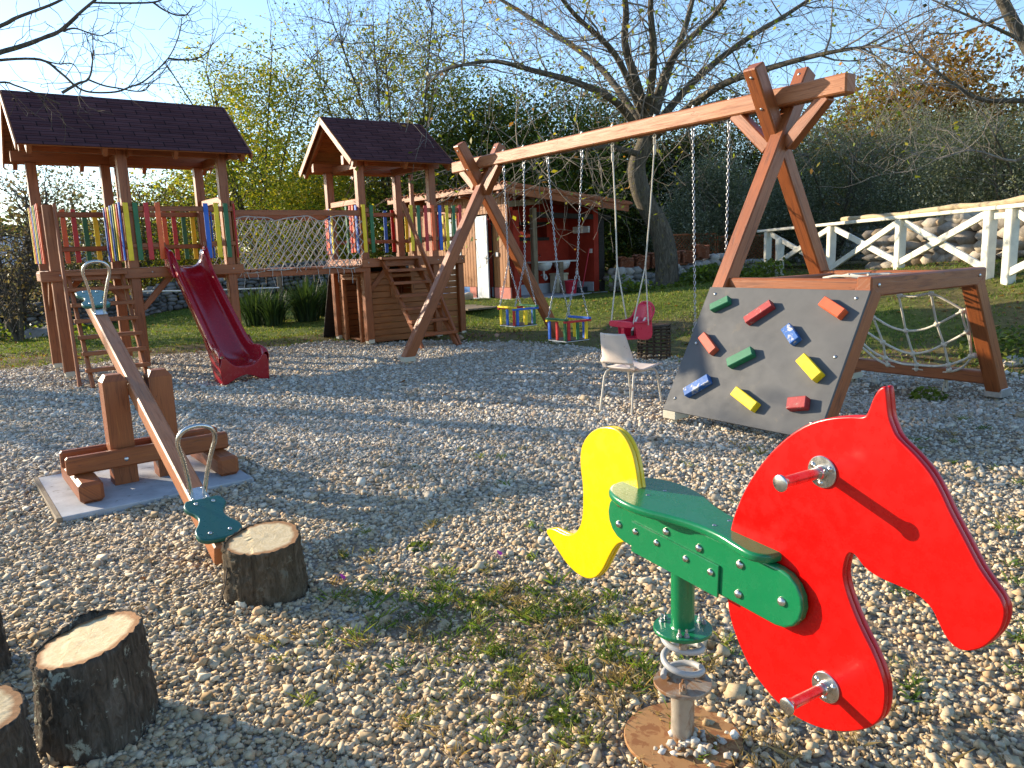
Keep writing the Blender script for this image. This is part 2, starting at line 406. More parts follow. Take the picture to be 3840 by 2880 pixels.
def gmask(x, y): return np.clip((polyd(x, y) + .35 * wob(x, y) + .1) / .5, 0, 1)
def bare(x, y):
    'bare soil and litter along the edge of the gravel'
    d = -polyd(x, y); f = np.exp(-((d - .5) / .8) ** 2) * (.75 + .6 * wob(x * .8, y * .8))
    f = np.maximum(f, .9 * np.exp(-(((x + 8.6) / 1.8) ** 2 + ((y - 13.3) / 1.0) ** 2)))
    for cx, cy, r in ((2.2, 13.3, 1.6), (4.6, 9.9, 1.6), (6.3, 9.0, 1.5)): f = np.maximum(f, np.exp(-(((x - cx) / r) ** 2 + ((y - cy) / (r * .6)) ** 2)))
    f = np.maximum(f, .8 * sstep((x * .55 + y * .83 - 19) / 5)); f = np.maximum(f, .75 * sstep((x - 5.6) / 1.5) * (.6 + .6 * wob(x, y)))
    return np.clip(f, 0, 1)
gx = np.concatenate([-np.geomspace(420, 16.5, 16), np.arange(-16, 16.01, .2), np.geomspace(16.5, 420, 16)])
gy = np.concatenate([-np.geomspace(200, 3.5, 12), np.arange(-3, 27.01, .2), np.geomspace(27.6, 420, 18)])
X, Y = np.meshgrid(gx, gy); nx, ny = len(gx), len(gy)
g = gmask(X, Y); rough_ = (1 - g) * np.clip(1 - np.hypot(X, Y) / 60, 0, 1)
Zg = TZ(X, Y) + rough_ * (.035 * np.sin(2.3 * X + 1.1 * Y) + .03 * np.sin(3.7 * Y - 1.9 * X)) + g * .008 * np.sin(4 * X + 2 * Y)
i = np.arange(nx * ny).reshape(ny, nx)
Fq = np.stack([i[:-1, :-1], i[:-1, 1:], i[1:, 1:], i[1:, :-1]], -1).reshape(-1, 4)
colg = np.stack([g.ravel(), np.clip(1 - g - bare(X, Y), 0, 1).ravel(), dirt(X, Y).ravel()], 1)
m, nt, b, L = newmat('ground'); a = nt.nodes.new('ShaderNodeAttribute'); a.attribute_name = 'Col'; sep = nt.nodes.new('ShaderNodeSeparateColor'); L(a.outputs['Color'], sep.inputs[0]); oc = objco(nt)
vo = nt.nodes.new('ShaderNodeTexVoronoi'); vo.inputs['Scale'].default_value = 42; vo.inputs['Randomness'].default_value = 1; L(oc, vo.inputs['Vector'])
vs = nt.nodes.new('ShaderNodeSeparateColor'); L(vo.outputs['Color'], vs.inputs[0])
peb = ramp(nt, vs.outputs[0], [(0, (.24, .195, .145)), (.3, (.40, .35, .28)), (.6, (.50, .45, .37)), (1, (.62, .58, .51))])
edge = ramp(nt, vo.outputs['Distance'], [(.3, 1.0), (.75, .45)])
pebc = mix(nt, 1.0, peb.outputs[0], edge.outputs[0], 'MULTIPLY')
soiln = noise(nt, 30, 7, .7, oc); soil = ramp(nt, soiln.outputs[0], [(.3, (.09, .055, .03)), (.55, (.20, .13, .075)), (.75, (.32, .24, .15))])
gn = noise(nt, 9, 6, .7, oc); grs = ramp(nt, gn.outputs[0], [(.3, (.045, .055, .012)), (.5, (.10, .13, .022)), (.7, (.19, .20, .05))])
bn = noise(nt, 2.2, 5, .65, oc)
c0 = mix(nt, sep.outputs[1], soil.outputs[0], grs.outputs[0])
dm = ramp(nt, math_(nt, 'ADD', sep.outputs[2], math_(nt, 'MULTIPLY', math_(nt, 'SUBTRACT', soiln.outputs[0], .5), .6)), [(.25, 0.0), (.6, .85)])
dustn = ramp(nt, bn.outputs[0], [(.35, 0.0), (.75, .35)])
c1 = mix(nt, dm.outputs[0], pebc, soil.outputs[0]); c1 = mix(nt, dustn.outputs[0], c1, (.36, .27, .17))
gm = ramp(nt, math_(nt, 'ADD', sep.outputs[0], math_(nt, 'MULTIPLY', math_(nt, 'SUBTRACT', bn.outputs[0], .5), .5)), [(.35, 0.0), (.65, 1.0)])
c = mix(nt, gm.outputs[0], c0, c1)
L(c, b.inputs['Base Color']); b.inputs['Roughness'].default_value = .95; b.inputs['Specular IOR Level'].default_value = .1
h = math_(nt, 'ADD', math_(nt, 'MULTIPLY', math_(nt, 'SUBTRACT', 1.0, vo.outputs['Distance']), gm.outputs[0]), soiln.outputs[0])
L(bump(nt, h, 1.0, .02), b.inputs['Normal'])
struct(npmesh('ground', np.stack([X.ravel(), Y.ravel(), Zg.ravel()], 1), Fq, m, None, colg, True))
def ZG(x, y):
    g_ = gmask(x, y)
    return TZ(x, y) + (1 - g_) * np.clip(1 - np.hypot(x, y) / 60, 0, 1) * (.035 * np.sin(2.3 * x + 1.1 * y) + .03 * np.sin(3.7 * y - 1.9 * x)) + g_ * .008 * np.sin(4 * x + 2 * y)

# ---------------------------------------------------------------- gravel
def ico():
    p = (1 + 5 ** .5) / 2
    V = np.array([(-1, p, 0), (1, p, 0), (-1, -p, 0), (1, -p, 0), (0, -1, p), (0, 1, p), (0, -1, -p), (0, 1, -p), (p, 0, -1), (p, 0, 1), (-p, 0, -1), (-p, 0, 1)], float) / 1.902
    F = np.array([(0, 11, 5), (0, 5, 1), (0, 1, 7), (0, 7, 10), (0, 10, 11), (1, 5, 9), (5, 11, 4), (11, 10, 2), (10, 7, 6), (7, 1, 8), (3, 9, 4), (3, 4, 2), (3, 2, 6), (3, 6, 8), (3, 8, 9), (4, 9, 5), (2, 4, 11), (6, 2, 10), (8, 6, 7), (9, 8, 1)])
    return V, F
def octa():
    V = np.array([(1, 0, 0), (-1, 0, 0), (0, 1, 0), (0, -1, 0), (0, 0, 1), (0, 0, -1)], float)
    return V, np.array([(0, 2, 4), (2, 1, 4), (1, 3, 4), (3, 0, 4), (2, 0, 5), (1, 2, 5), (3, 1, 5), (0, 3, 5)])
def cube():
    V = np.array([(x, y, z) for x in (-1, 1) for y in (-1, 1) for z in (-1, 1)], float) * .68
    return V, np.array([(0, 1, 3), (0, 3, 2), (4, 6, 7), (4, 7, 5), (0, 4, 5), (0, 5, 1), (2, 3, 7), (2, 7, 6), (0, 2, 6), (0, 6, 4), (1, 5, 7), (1, 7, 3)])
def rotz_tilt(n, tilt):
    a = NR.uniform(0, 2 * np.pi, n); t = NR.normal(0, tilt, n); p = NR.uniform(0, 2 * np.pi, n)
    ca, sa, ct, st = np.cos(a), np.sin(a), np.cos(t), np.sin(t)
    Rz = np.zeros((n, 3, 3)); Rz[:, 0, 0] = ca; Rz[:, 0, 1] = -sa; Rz[:, 1, 0] = sa; Rz[:, 1, 1] = ca; Rz[:, 2, 2] = 1
    k = np.stack([np.cos(p), np.sin(p), 0 * p], 1); K = np.zeros((n, 3, 3))
    K[:, 0, 2] = k[:, 1]; K[:, 1, 2] = -k[:, 0]; K[:, 2, 0] = -k[:, 1]; K[:, 2, 1] = k[:, 0]
    Rt = np.eye(3)[None] + st[:, None, None] * K + (1 - ct)[:, None, None] * (K @ K)
    return Rt @ Rz
SPAL = np.array([(.58, .51, .40), (.66, .60, .50), (.52, .44, .33), (.70, .65, .56), (.48, .42, .34), (.42, .33, .22), (.57, .43, .30), (.62, .57, .49)])
def stones(P, rad, base, jit=.27, tilt=.5, flat=.66, pal=SPAL, palw=None):
    V0, F0 = base; n = len(P); k = len(V0)
    S = NR.uniform(.62, 1.4, (n, 1, 3)); S[:, :, 2] *= flat
    V = V0[None] * (1 + NR.normal(0, jit, (n, k, 3)).clip(-.5, .5)) * S * rad[:, None, None]
    V = np.einsum('nij,nkj->nki', rotz_tilt(n, tilt), V) + P[:, None, :]
    F = (F0[None] + (np.arange(n) * k)[:, None, None]).reshape(-1, 3)
    c = pal[NR.choice(len(pal), n, p=palw)] * NR.uniform(.80, 1.12, (n, 1))
    return V.reshape(-1, 3), F, np.repeat(c, k, 0)
def wedge(y0, y1, dens, side=1.0):
    xm = .72 * y1 + side; n = int(2 * xm * (y1 - y0) * dens)
    x = NR.uniform(-xm, xm, n); y = NR.uniform(y0, y1, n); k = np.abs(x) < .72 * y + side
    return x[k], y[k]
SLABC = A(-2.69, 5.377); SE1 = nrm(A(.955, .725)); SE2 = A(SE1[1], -SE1[0])
sets = []
for y0, y1, dens, base, r0, sd in ((.9, 2.6, 3500, cube(), .0106, 0.8), (.9, 2.6, 1300, ico(), .0102, 0.8), (2.6, 4.6, 3300, cube(), .0104, 0.8), (4.6, 7.5, 2200, cube(), .0118, 1.2), (7.5, 14.8, 850, cube(), .0145, 1.2)):
    x, y = wedge(y0, y1, dens, sd)
    keep = NR.uniform(0, 1, len(x)) < gmask(x, y) ** 1.5 * (1 - .62 * dirt(x, y))
    a_ = (x - SLABC[0]) * SE1[0] + (y - SLABC[1]) * SE1[1]; b_ = (x - SLABC[0]) * SE2[0] + (y - SLABC[1]) * SE2[1]
    ons = (np.abs(a_) < .6) & (np.abs(b_) < .59); keep &= ~(ons & (NR.uniform(0, 1, len(x)) < .965))
    rb = np.hypot(x - .5, y - 2.2); keep &= ~((rb < .18) & (NR.uniform(0, 1, len(x)) < .9))
    x, y = x[keep], y[keep]
    r = r0 * np.exp(NR.normal(0, .36, len(x))); r *= 1 + .45 * np.clip((x - .2) / 3, -.25, .0) - .25 * np.clip(dirt(x, y), 0, 1)
    z = ZG(x, y) + r * NR.uniform(-.1, .55, len(x)) + .006 * (np.hypot(x - SLABC[0], y - SLABC[1]) < .84)
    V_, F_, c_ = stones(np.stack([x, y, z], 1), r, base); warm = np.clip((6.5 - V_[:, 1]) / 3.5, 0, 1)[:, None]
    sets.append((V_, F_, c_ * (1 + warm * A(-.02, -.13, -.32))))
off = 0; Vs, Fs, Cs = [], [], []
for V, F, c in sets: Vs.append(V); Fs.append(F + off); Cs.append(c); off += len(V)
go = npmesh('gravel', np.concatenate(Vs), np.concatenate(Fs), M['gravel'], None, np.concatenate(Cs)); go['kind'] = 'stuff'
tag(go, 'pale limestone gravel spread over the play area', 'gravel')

# ---------------------------------------------------------------- grass, litter
def blades(x, y, z, h, wd, cols, bend=.5):
    n = len(x); a = NR.uniform(0, 2 * np.pi, n); l = NR.uniform(0, 2 * np.pi, n); bd = NR.uniform(0, bend, n)
    d = np.stack([np.cos(a), np.sin(a), 0 * a], 1) * wd[:, None]; t = np.stack([np.cos(l) * bd, np.sin(l) * bd, np.ones(n)], 1) * h[:, None]
    p = np.stack([x, y, z], 1); V = np.stack([p - d, p + d, p + t * .55 + d * .7 - [0, 0, 0], p + t * A(1.5, 1.5, 1)], 1)
    F = (np.array([[0, 1, 2], [0, 2, 3]])[None] + (np.arange(n) * 4)[:, None, None]).reshape(-1, 3)
    return V.reshape(-1, 3), F, np.repeat(cols, 4, 0)
GPAL = np.array([(.12, .19, .022), (.17, .24, .035), (.22, .26, .05), (.08, .15, .02), (.28, .25, .08), (.13, .21, .03)])
x, y = wedge(7, 27, 520, 2); dist = np.hypot(x, y)
lawn = (1 - gmask(x, y)) * (1 - .8 * bare(x, y)); k = (NR.uniform(0, 1, len(x)) < lawn * np.clip(1.35 - dist / 32, .2, 1) * (.55 + .8 * (wob(x * .9 + 3, y * .9) > -.1))) & (np.hypot(x - HUT[0], y - HUT[1]) > 2.6)
x, y = x[k], y[k]; n = len(x)
gc = GPAL[NR.choice(len(GPAL), n)] * NR.uniform(.7, 1.2, (n, 1))
V, F, c = blades(x, y, ZG(x, y) - .01, NR.uniform(.02, .065, n), NR.uniform(.006, .013, n), gc, .9)
go = npmesh('lawn_grass', V, F, M['grassm'], None, c); go['kind'] = 'stuff'; tag(go, 'short yellow green grass growing round the gravel area', 'grass')
tx, ty = [], []
for a_, b_, rx, ry, q in PATCH[:9] + [PATCH[13]]:
    for i in range(int(60 * q * (3.2 if b_ < 3.2 and a_ < .3 else .8))):
        t = R.gauss(0, .55); u_ = R.gauss(0, .55); tx.append(a_ + rx * t); ty.append(b_ + ry * u_)
for i in range(150): tx.append(R.uniform(-1, 4.5)); ty.append(R.uniform(1.2, 6)) 
tx, ty = np.array(tx), np.array(ty); k = (np.hypot(tx - .5, ty - 2.2) > .05); tx, ty = tx[k], ty[k]; nt_ = len(tx); bl = 20
x = np.repeat(tx, bl) + NR.normal(0, .022, nt_ * bl); y = np.repeat(ty, bl) + NR.normal(0, .022, nt_ * bl); n = len(x)
tc = GPAL[NR.choice(len(GPAL), nt_)] * NR.uniform(.8, 1.1, (nt_, 1)); dry = NR.uniform(0, 1, nt_) < np.where((ty < 2.6) & (tx > .3), .75, .18); tc[dry] = (.34, .25, .12)
V, F, c = blades(x, y, ZG(x, y), np.repeat(NR.uniform(.018, .055, nt_), bl) * NR.uniform(.6, 1.2, n), NR.uniform(.0012, .0028, n), np.repeat(tc, bl, 0) * NR.uniform(.75, 1.2, (n, 1)), 1.1)
go = npmesh('grass_tufts', V, F, M['grassm'], None, c); go['kind'] = 'stuff'; tag(go, 'sparse green and dry grass tufts pushing through the gravel', 'grass')
x, y = wedge(1.5, 26, 36, 2); pr = np.where(gmask(x, y) > .5, .012, .75 * bare(x, y) + .1); k = NR.uniform(0, 1, len(x)) < pr; x, y = x[k], y[k]; n = len(x)
s_ = NR.uniform(.014, .04, n); q = np.array([(-1, -.6, 0), (1, -.5, .35), (1, .6, 0), (-1, .5, .3)])
V = np.einsum('nij,kj->nki', rotz_tilt(n, .4), q) * s_[:, None, None] + np.stack([x, y, ZG(x, y) + .012], 1)[:, None]
LP = np.array([(.20, .09, .03), (.28, .15, .05), (.13, .06, .03), (.36, .22, .08)])
go = npmesh('fallen_leaves', V.reshape(-1, 3), np.arange(n * 4).reshape(-1, 4), M['leaf'], None, np.repeat(LP[NR.choice(4, n)], 4, 0)); go['kind'] = 'stuff'; tag(go, 'brown fallen leaves scattered along the bank', 'fallen leaves')
# ================================================================ play fort
FO, FYAW = A(-6.1821, 10.6564, 0), .6366
FU = A(math.cos(FYAW), math.sin(FYAW), 0); FV = A(-math.sin(FYAW), math.cos(FYAW), 0); ZZ = A(0, 0, 1)
def ft(u, v, z): return FO + FU * u + FV * v + ZZ * z
Wd = 1.27
mm, nt, b, L = newmat('aubergine_shingles')
uv = nt.nodes.new('ShaderNodeTexCoord'); br = nt.nodes.new('ShaderNodeTexBrick'); L(uv.outputs['UV'], br.inputs['Vector'])
br.inputs['Scale'].default_value = 1; br.inputs['Brick Width'].default_value = .33; br.inputs['Row Height'].default_value = .127; br.inputs['Mortar Size'].default_value = .008; br.inputs['Mortar Smooth'].default_value = .2
br.inputs['Color1'].default_value = (.070, .028, .030, 1); br.inputs['Color2'].default_value = (.095, .040, .042, 1); br.inputs['Mortar'].default_value = (.018, .009, .01, 1)
ng = noise(nt, 160, 4, .7, objco(nt)); c = mix(nt, .9, br.outputs[0], ramp(nt, ng.outputs[0], [(.3, .65), (.7, 1.5)]).outputs[0], 'MULTIPLY')
np_ = noise(nt, 1.3, 4, .6, objco(nt)); c = mix(nt, .8, c, ramp(nt, np_.outputs[0], [(.3, .75), (.7, 1.2)]).outputs[0], 'MULTIPLY')
L(c, b.inputs['Base Color']); b.inputs['Roughness'].default_value = .92; b.inputs['Specular IOR Level'].default_value = .08; L(bump(nt, ng.outputs[0], .5, .004), b.inputs['Normal']); M['shingle'] = mm

def post(par, u, v, z0, z1, s=.135, foot=True):
    o = MB().beam(ft(u, v, z0), ft(u, v, z1), s, s, FU, .01).build('post', M['wood'], par)
    if foot:
        f = MB().box(ft(u, v, z0 - .01), FU * (s * .42), FV * (s * .53), ZZ * .035, .004); f.tube([ft(u, v, z0 - .03), ft(u, v, -.03)], .022, 10)
        f.build('post_foot', M['ivory'], o)
    return o
PC = {'r': 'red', 'o': 'orange', 'y': 'yellow', 'g': 'green', 'b': 'blue'}
def railing(par, axis, other, a0, a1, pick, off, z0=1.62, z1=2.43, lows=None):
    'rails along u (axis u, other = v) or along v; pick = [(position, colour letter)]; off = picket offset from the rails'
    P = (lambda a, o, z: ft(a, o, z)) if axis == 'u' else (lambda a, o, z: ft(o, a, z))
    S = FV if axis == 'u' else FU; D_ = FU if axis == 'u' else FV
    rl = MB().beam(P(a0, other, 2.345), P(a1, other, 2.345), .04, .078, S).build('railing', M['wood'], par)
    for l0, l1 in (lows or [(a0, a1)]): MB().beam(P(l0, other, 1.83), P(l1, other, 1.83), .04, .07, S).build('lower_rail', M['wood'], rl)
    for a, cl in pick:
        dz = R.uniform(-.008, .008); da = R.uniform(-.004, .004)
        p = MB().beam(P(a + da, other + off, z0 + dz), P(a, other + off, z1 + dz), .068, .02, D_, .004)
        for zz in (1.83, 2.345): p.lathe([(.0, .004), (.005, .003), (.006, 0)], P(a, other + off * 1.0, zz) + S * np.sign(off) * .010, S * np.sign(off), 8)
        p.build('picket', M[PC[cl]], rl)
    return rl
def roof(par, u0, u1, v0, rafts, lit=False):
    'gabled shingle roof; v0 = front post line'
    vm = v0 + Wd / 2; HS = Wd / 2 + .487; zr, ze = 3.966, 3.126; sl = math.hypot(HS, zr - ze); n = 11
    par_r = None
    for sgn in (-1, 1):
        dn = nrm(FV * sgn * HS - ZZ * (zr - ze)); nn = nrm(FV * sgn * (zr - ze) + ZZ * HS)
        top = ft(0, vm, zr)
        mb = MB()
        for k in range(n):
            s0, s1 = k * sl / n, (k + 1) * sl / n + .012
            a0, a1 = top + dn * s0 + nn * .004, top + dn * s1 + nn * .011
            V = [a + FU * u for a in (a0, a1) for u in (u0, u1)]; V += [v - nn * .012 for v in V[2:]]
            uvs = [(u, -s + .06) for s in (s0, min(s1, (k + 1) * sl / n - .002)) for u in (u0, u1)] + [(u0, -s1), (u1, -s1)]
            f = [[0, 2, 3, 1], [2, 4, 5, 3]]; f = f if sgn > 0 else [q[::-1] for q in f]; mb.add(V, f, uvs)
        o = mb.build('roof_slope', M['shingle'], par)
        bd = MB(); q = int(sl / .115)
        for k in range(q):
            c_ = top + dn * ((k + .5) * sl / q) - nn * .014
            bd.box(c_ + FU * (u0 + u1) / 2, FU * ((u1 - u0) / 2 - .004), dn * (sl / q / 2 - .002), nn * .012, .003)
        bd.build('roof_boards', M['house'], o)
        for u in rafts:
            MB().beam(top + FU * u + dn * .02 - nn * .09, top + FU * u + dn * (sl - .01) - nn * .09, .06, .125, FU).build('rafter', M['wood'], par)
        MB().beam(ft(u0 + .05, v0 if sgn < 0 else v0 + Wd, 3.17), ft(u1 - .05, v0 if sgn < 0 else v0 + Wd, 3.17), .10, .16, FV).build('top_beam', M['wood'], par)
        for u in (u0 - .012, u1 + .012):
            MB().beam(top + FU * u - nn * .05, top + FU * u + dn * (sl + .005) - nn * .05, .024, .10, FU, .004).build('barge_board', M['woodlight'], par)
def ladder(par, u0, u1, topz, v_top, v_bot, n, mat, ub=None, dep=.13):
    ub = ub or (u0, u1); la = None
    mb = MB()
    for a, b_ in ((u0, ub[0]), (u1, ub[1])): mb.beam(ft(a, v_top, topz - .04), ft(b_, v_bot, -.02), .045, .10, FU)
    la = mb.build('ladder', mat, par)
    for k in range(n):
        t = k / n; z = topz * (1 - t) + .012; v = lerp(v_top, v_bot, t) - .05; a, b_ = lerp(u0, ub[0], t), lerp(u1, ub[1], t)
        MB().box(ft((a + b_) / 2, v, z), FU * ((b_ - a) / 2 + .055), FV * dep / 2, ZZ * .026, .006).build('rung', mat, la)
def bolts(par, pts, d, r=.012):
    for p in pts: MB().lathe([(r, 0), (r, .003), (r * .7, .007), (0, .009)], p, d, 10).build('bolt', M['steel'], par)

# ---- tower with the slide
t1 = thing('play_tower', 'wide wooden play tower with a long dark roof and a steep plank ladder', 'play tower', ft(0, 0, 0), 'roofed play towers')
for u, v, z1 in ((0, 0, 2.40), (0, Wd, 3.09), (.98, 0, 3.30), (.98, Wd, 3.09), (2.354, 0, 3.30), (2.354, Wd, 3.09)): post(t1, u, v, .10, z1)
MB().beam(ft(1.14, Wd, 1.4), ft(1.14, Wd, 3.1), .06, .09, FU).build('post', M['wood'], t1)
MB().beam(ft(2.46, -.03, 1.4), ft(2.46, -.03, 2.47), .05, .09, FU).build('post', M['wood'], t1)
roof(t1, -.287, 2.671, 0, (-.16, .72, 1.62, 2.56))
for u in (.98, 2.36): MB().beam(ft(u + .1, -.16, 3.14), ft(u + .1, Wd + .16, 3.14), .06, .12, FU).build('cross_beam', M['wood'], t1)
mb = MB()
for v, sg in ((-.095, -1), (Wd + .095, 1)): mb.beam(ft(-.2 if sg < 0 else -.1, v, 1.44), ft(2.52, v, 1.44), .05, .145, FV)
for u in (-.09, .9, 2.45): mb.beam(ft(u, -.06, 1.43), ft(u, Wd + .06, 1.43), .045, .13, FU)
fr = mb.build('deck_frame', M['wood'], t1)
bolts(t1, [ft(u, -.122, 1.45) for u in (.03, 1.2, 2.36)], -FV)
mb = MB(); n = 20
for k in range(n): mb.box(ft(-.1 + (k + .5) * 2.55 / n, Wd / 2, 1.505), FV * (Wd / 2 + .05), FU * (2.55 / n / 2 - .003), ZZ * .012, .003)
mb.build('deck', M['wood'], t1)
railing(t1, 'u', -.075, .92, 2.42, [(.945, 'y'), (1.07, 'g'), (1.214, 'r'), (1.367, 'o'), (2.038, 'b'), (2.188, 'y'), (2.33, 'g')], -.031, lows=[(.92, 1.43), (1.97, 2.42)])
railing(t1, 'v', .90, -.08, 1.2, [(v, c_) for v, c_ in zip(np.linspace(-.06, 1.12, 8), 'brygbyrb')], -.031)
railing(t1, 'v', -.075, .08, 1.25, [(v, c_) for v, c_ in zip(np.linspace(.12, 1.2, 7), 'orgyboy')], -.031)
railing(t1, 'u', Wd + .075, .05, .98, [(.19, 'b'), (.338, 'o'), (.484, 'r'), (.63, 'g'), (.776, 'y')], .031)
railing(t1, 'u', Wd + .08, 1.0, 2.42, [(1.2, 'b'), (1.784, 'o'), (1.93, 'r'), (2.08, 'g'), (2.223, 'y')], .031)
railing(t1, 'v', 2.43, -.08, .12, [(-.06, 'r'), (.03, 'o')], .031)
railing(t1, 'v', 2.43, 1.12, 1.3, [(1.17, 'b'), (1.28, 'y')], .031)
MB().beam(ft(2.354, .05, 2.50), ft(2.354, Wd - .05, 2.50), .045, .10, FU).build('side_rail', M['woodlight'], t1)
ladder(t1, .13, .80, 1.45, -.10, -1.03, 7, M['wood'])
MB().beam(ft(.069, -.12, 2.40), ft(.005, -.79, -.01), .04, .10, FU).build('grab_board', M['wood'], t1)
for p0, p1 in ((ft(1.03, -.03, .92), ft(1.46, -.03, 1.38)), (ft(.93, -.02, .95), ft(.55, -.02, 1.37)), (ft(2.30, -.03, .92), ft(1.9, -.03, 1.38)), (ft(.98, .1, .95), ft(.98, .5, 1.38)), (ft(.05, Wd, .95), ft(.45, Wd, 1.38)), (ft(2.3, Wd, .95), ft(1.9, Wd, 1.38)), (ft(0, Wd - .05, .95), ft(0, Wd - .45, 1.38))):
    MB().beam(p0, p1, .045, .085).build('brace', M['wood'], t1)

# ---- red slide
sld = thing('slide', 'glossy dark red plastic slide hooked onto the tower deck', 'slide', ft(1.7, -2.1, 0))
PR = [(-.25, .0), (-.262, .14), (-.245, .165), (-.222, .165), (-.208, .14), (-.195, .06), (-.15, .015), (-.08, -.002), (0, -.006), (.08, -.002), (.15, .015), (.195, .06), (.208, .14), (.222, .165), (.245, .165), (.262, .14), (.25, 0)]
path = spline([(-.06, 1.50, 1.0, 1.45), (-.16, 1.49, 1.0, 1.5), (-.30, 1.42, 1.0, 1.15), (-.45, 1.28, 1.0, 1.0), (-1.0, .86, 1.0, 1.0), (-1.55, .45, 1.02, 1.0), (-1.80, .30, 1.08, 1.05), (-2.0, .235, 1.16, 1.35), (-2.16, .215, 1.2, 1.3), (-2.24, .205, 1.22, 1.0)], 5, False)
def uof(v): return 1.69 + .04 * (v / -2.2)
V = []
for i, (v, z, ws, hs) in enumerate(path):
    t = nrm(path[min(i + 1, len(path) - 1)][:2] - path[max(i - 1, 0)][:2]); nn = A(0, -t[1], t[0]) if True else 0
    nv, nz = t[1], -t[0]
    if nz < 0: nv, nz = -nv, -nz
    for a, h in PR: V.append(ft(uof(v) + a * ws, v + nv * h * hs * (1 if a or 1 else 1), z + nz * h * hs))
k = len(PR); F = [[i * k + j, i * k + j + 1, (i + 1) * k + j + 1, (i + 1) * k + j] for i in range(len(path) - 1) for j in range(k - 1)]
mb = MB().add(V, F, None, True); so2 = mb.build('chute', M['slide'], sld)
sm = so2.modifiers.new('thick', 'SOLIDIFY'); sm.thickness = .012; sm.offset = -1
ss_ = so2.modifiers.new('sub', 'SUBSURF'); ss_.levels = 1; ss_.render_levels = 1
# end skirt with its arch, and side skirts
v_e, z_e = -2.235, .19
arc = [(-.30, 0), (-.315, .22), (-.29, .335), (-.25, .345)] + [(x_, .205 + .14 * (abs(x_) / .24) ** 2.6) for x_ in np.linspace(-.235, .235, 13)] + [(.25, .345), (.29, .335), (.315, .22), (.30, 0), (.24, 0)] + [(x_, .10 * (1 - (abs(x_) / .24) ** 1.6)) for x_ in np.linspace(.2, -.2, 11)] + [(-.24, 0)]
plate('end_skirt', arc, ft(1.73, v_e, 0), FU, ZZ, -FV * .022, M['slide'], sld, .007)
for sg in (-1, 1):
    pts = [(0, .0), (0, .33), (-.10, .36), (-.24, .33), (-.42, .40), (-.62, .56), (-.70, .55), (-.44, .26), (-.34, .0)]
    plate('side_skirt', [(-p[0], p[1]) for p in pts][::-1] if sg > 0 else [(-p[0], p[1]) for p in pts], ft(1.73 + sg * .300, v_e, 0), FV, ZZ, FU * (-.012 * sg), M['slide'], sld, .003)
    hp = spline([(-.02, 1.50), (-.02, 1.74), (-.07, 1.79), (-.15, 1.79), (-.24, 1.72), (-.34, 1.52), (-.46, 1.36), (-.3, 1.40), (-.15, 1.48)], 4)
    plate('grab_side', [(p[0], p[1]) for p in hp], ft(1.69 + sg * .275 - .02, 0, 0), FV, ZZ, FU * .04, M['slide'], sld, .014)

# ---- tower with the log house
V2 = .149
t2 = thing('play_tower', 'smaller wooden play tower with a little log house under its deck and a stair ladder', 'play tower', ft(4.707, V2, 0), 'roofed play towers')
for u, v, z1 in ((4.707, V2, 3.30), (6.118, V2, 3.30), (4.707, V2 + Wd, 3.09), (6.118, V2 + Wd, 3.09)): post(t2, u, v, .08, z1)
for u in (6.44,): MB().beam(ft(u, V2 + Wd, .05), ft(u, V2 + Wd, 3.12), .075, .075, FU).build('post', M['wood'], t2)
post(t2, 6.66, V2, .06, 1.5, .12)
roof(t2, 4.366, 6.347, V2, (4.44, 5.4, 6.27))
for u in (4.80, 6.02): MB().beam(ft(u, V2 - .12, 3.13), ft(u, V2 + Wd + .12, 3.13), .06, .12, FU).build('cross_beam', M['wood'], t2)
mb = MB()
for v in (V2 - .095, V2 + Wd + .095): mb.beam(ft(4.6, v, 1.44), ft(6.72, v, 1.44), .05, .145, FV)
for u in (4.615, 6.2, 6.70): mb.beam(ft(u, V2 - .06, 1.43), ft(u, V2 + Wd + .06, 1.43), .045, .13, FU)
mb.build('deck_frame', M['wood'], t2); bolts(t2, [ft(u, V2 - .122, 1.45) for u in (4.72, 6.13, 6.66)], -FV)
mb = MB(); n = 17
for k in range(n): mb.box(ft(4.62 + (k + .5) * 2.1 / n, V2 + Wd / 2, 1.505), FV * (Wd / 2 + .05), FU * (2.1 / n / 2 - .003), ZZ * .012, .003)
mb.build('deck', M['wood'], t2)
f0 = V2 - .075
railing(t2, 'u', f0, 4.66, 4.90, [(4.69, 'y'), (4.84, 'g')], -.031)
railing(t2, 'u', f0, 5.56, 6.72, [(5.62, 'y'), (5.77, 'g'), (5.92, 'r'), (6.07, 'o'), (6.22, 'b'), (6.37, 'y'), (6.52, 'g'), (6.66, 'r')], -.031)
railing(t2, 'v', 4.62, V2 - .08, V2 + .46, [(V2 - .02, 'b'), (V2 + .1, 'o'), (V2 + .21, 'r'), (V2 + .36, 'g')], -.031)
railing(t2, 'v', 4.62, V2 + .98, V2 + Wd, [(V2 + 1.0, 'y'), (V2 + 1.08, 'b'), (V2 + 1.17, 'o'), (V2 + 1.25, 'r')], -.031)
railing(t2, 'u', V2 + Wd + .08, 4.75, 6.72, [(u, c_) for u, c_ in zip(np.linspace(5.88, 6.66, 6), 'brgyor')], .031)
railing(t2, 'v', 6.70, V2, V2 + Wd, [(v, c_) for v, c_ in zip(np.linspace(V2 + .1, V2 + 1.15, 7), 'ogbyrog')], .031)
MB().beam(ft(4.69, V2 + .07, 2.50), ft(4.69, V2 + Wd - .07, 2.50), .045, .10, FU).build('side_rail', M['woodlight'], t2)
ladder(t2, 4.98, 5.66, 1.5, V2 - .12, -1.15, 7, M['wood'], (5.02, 5.70), .17)
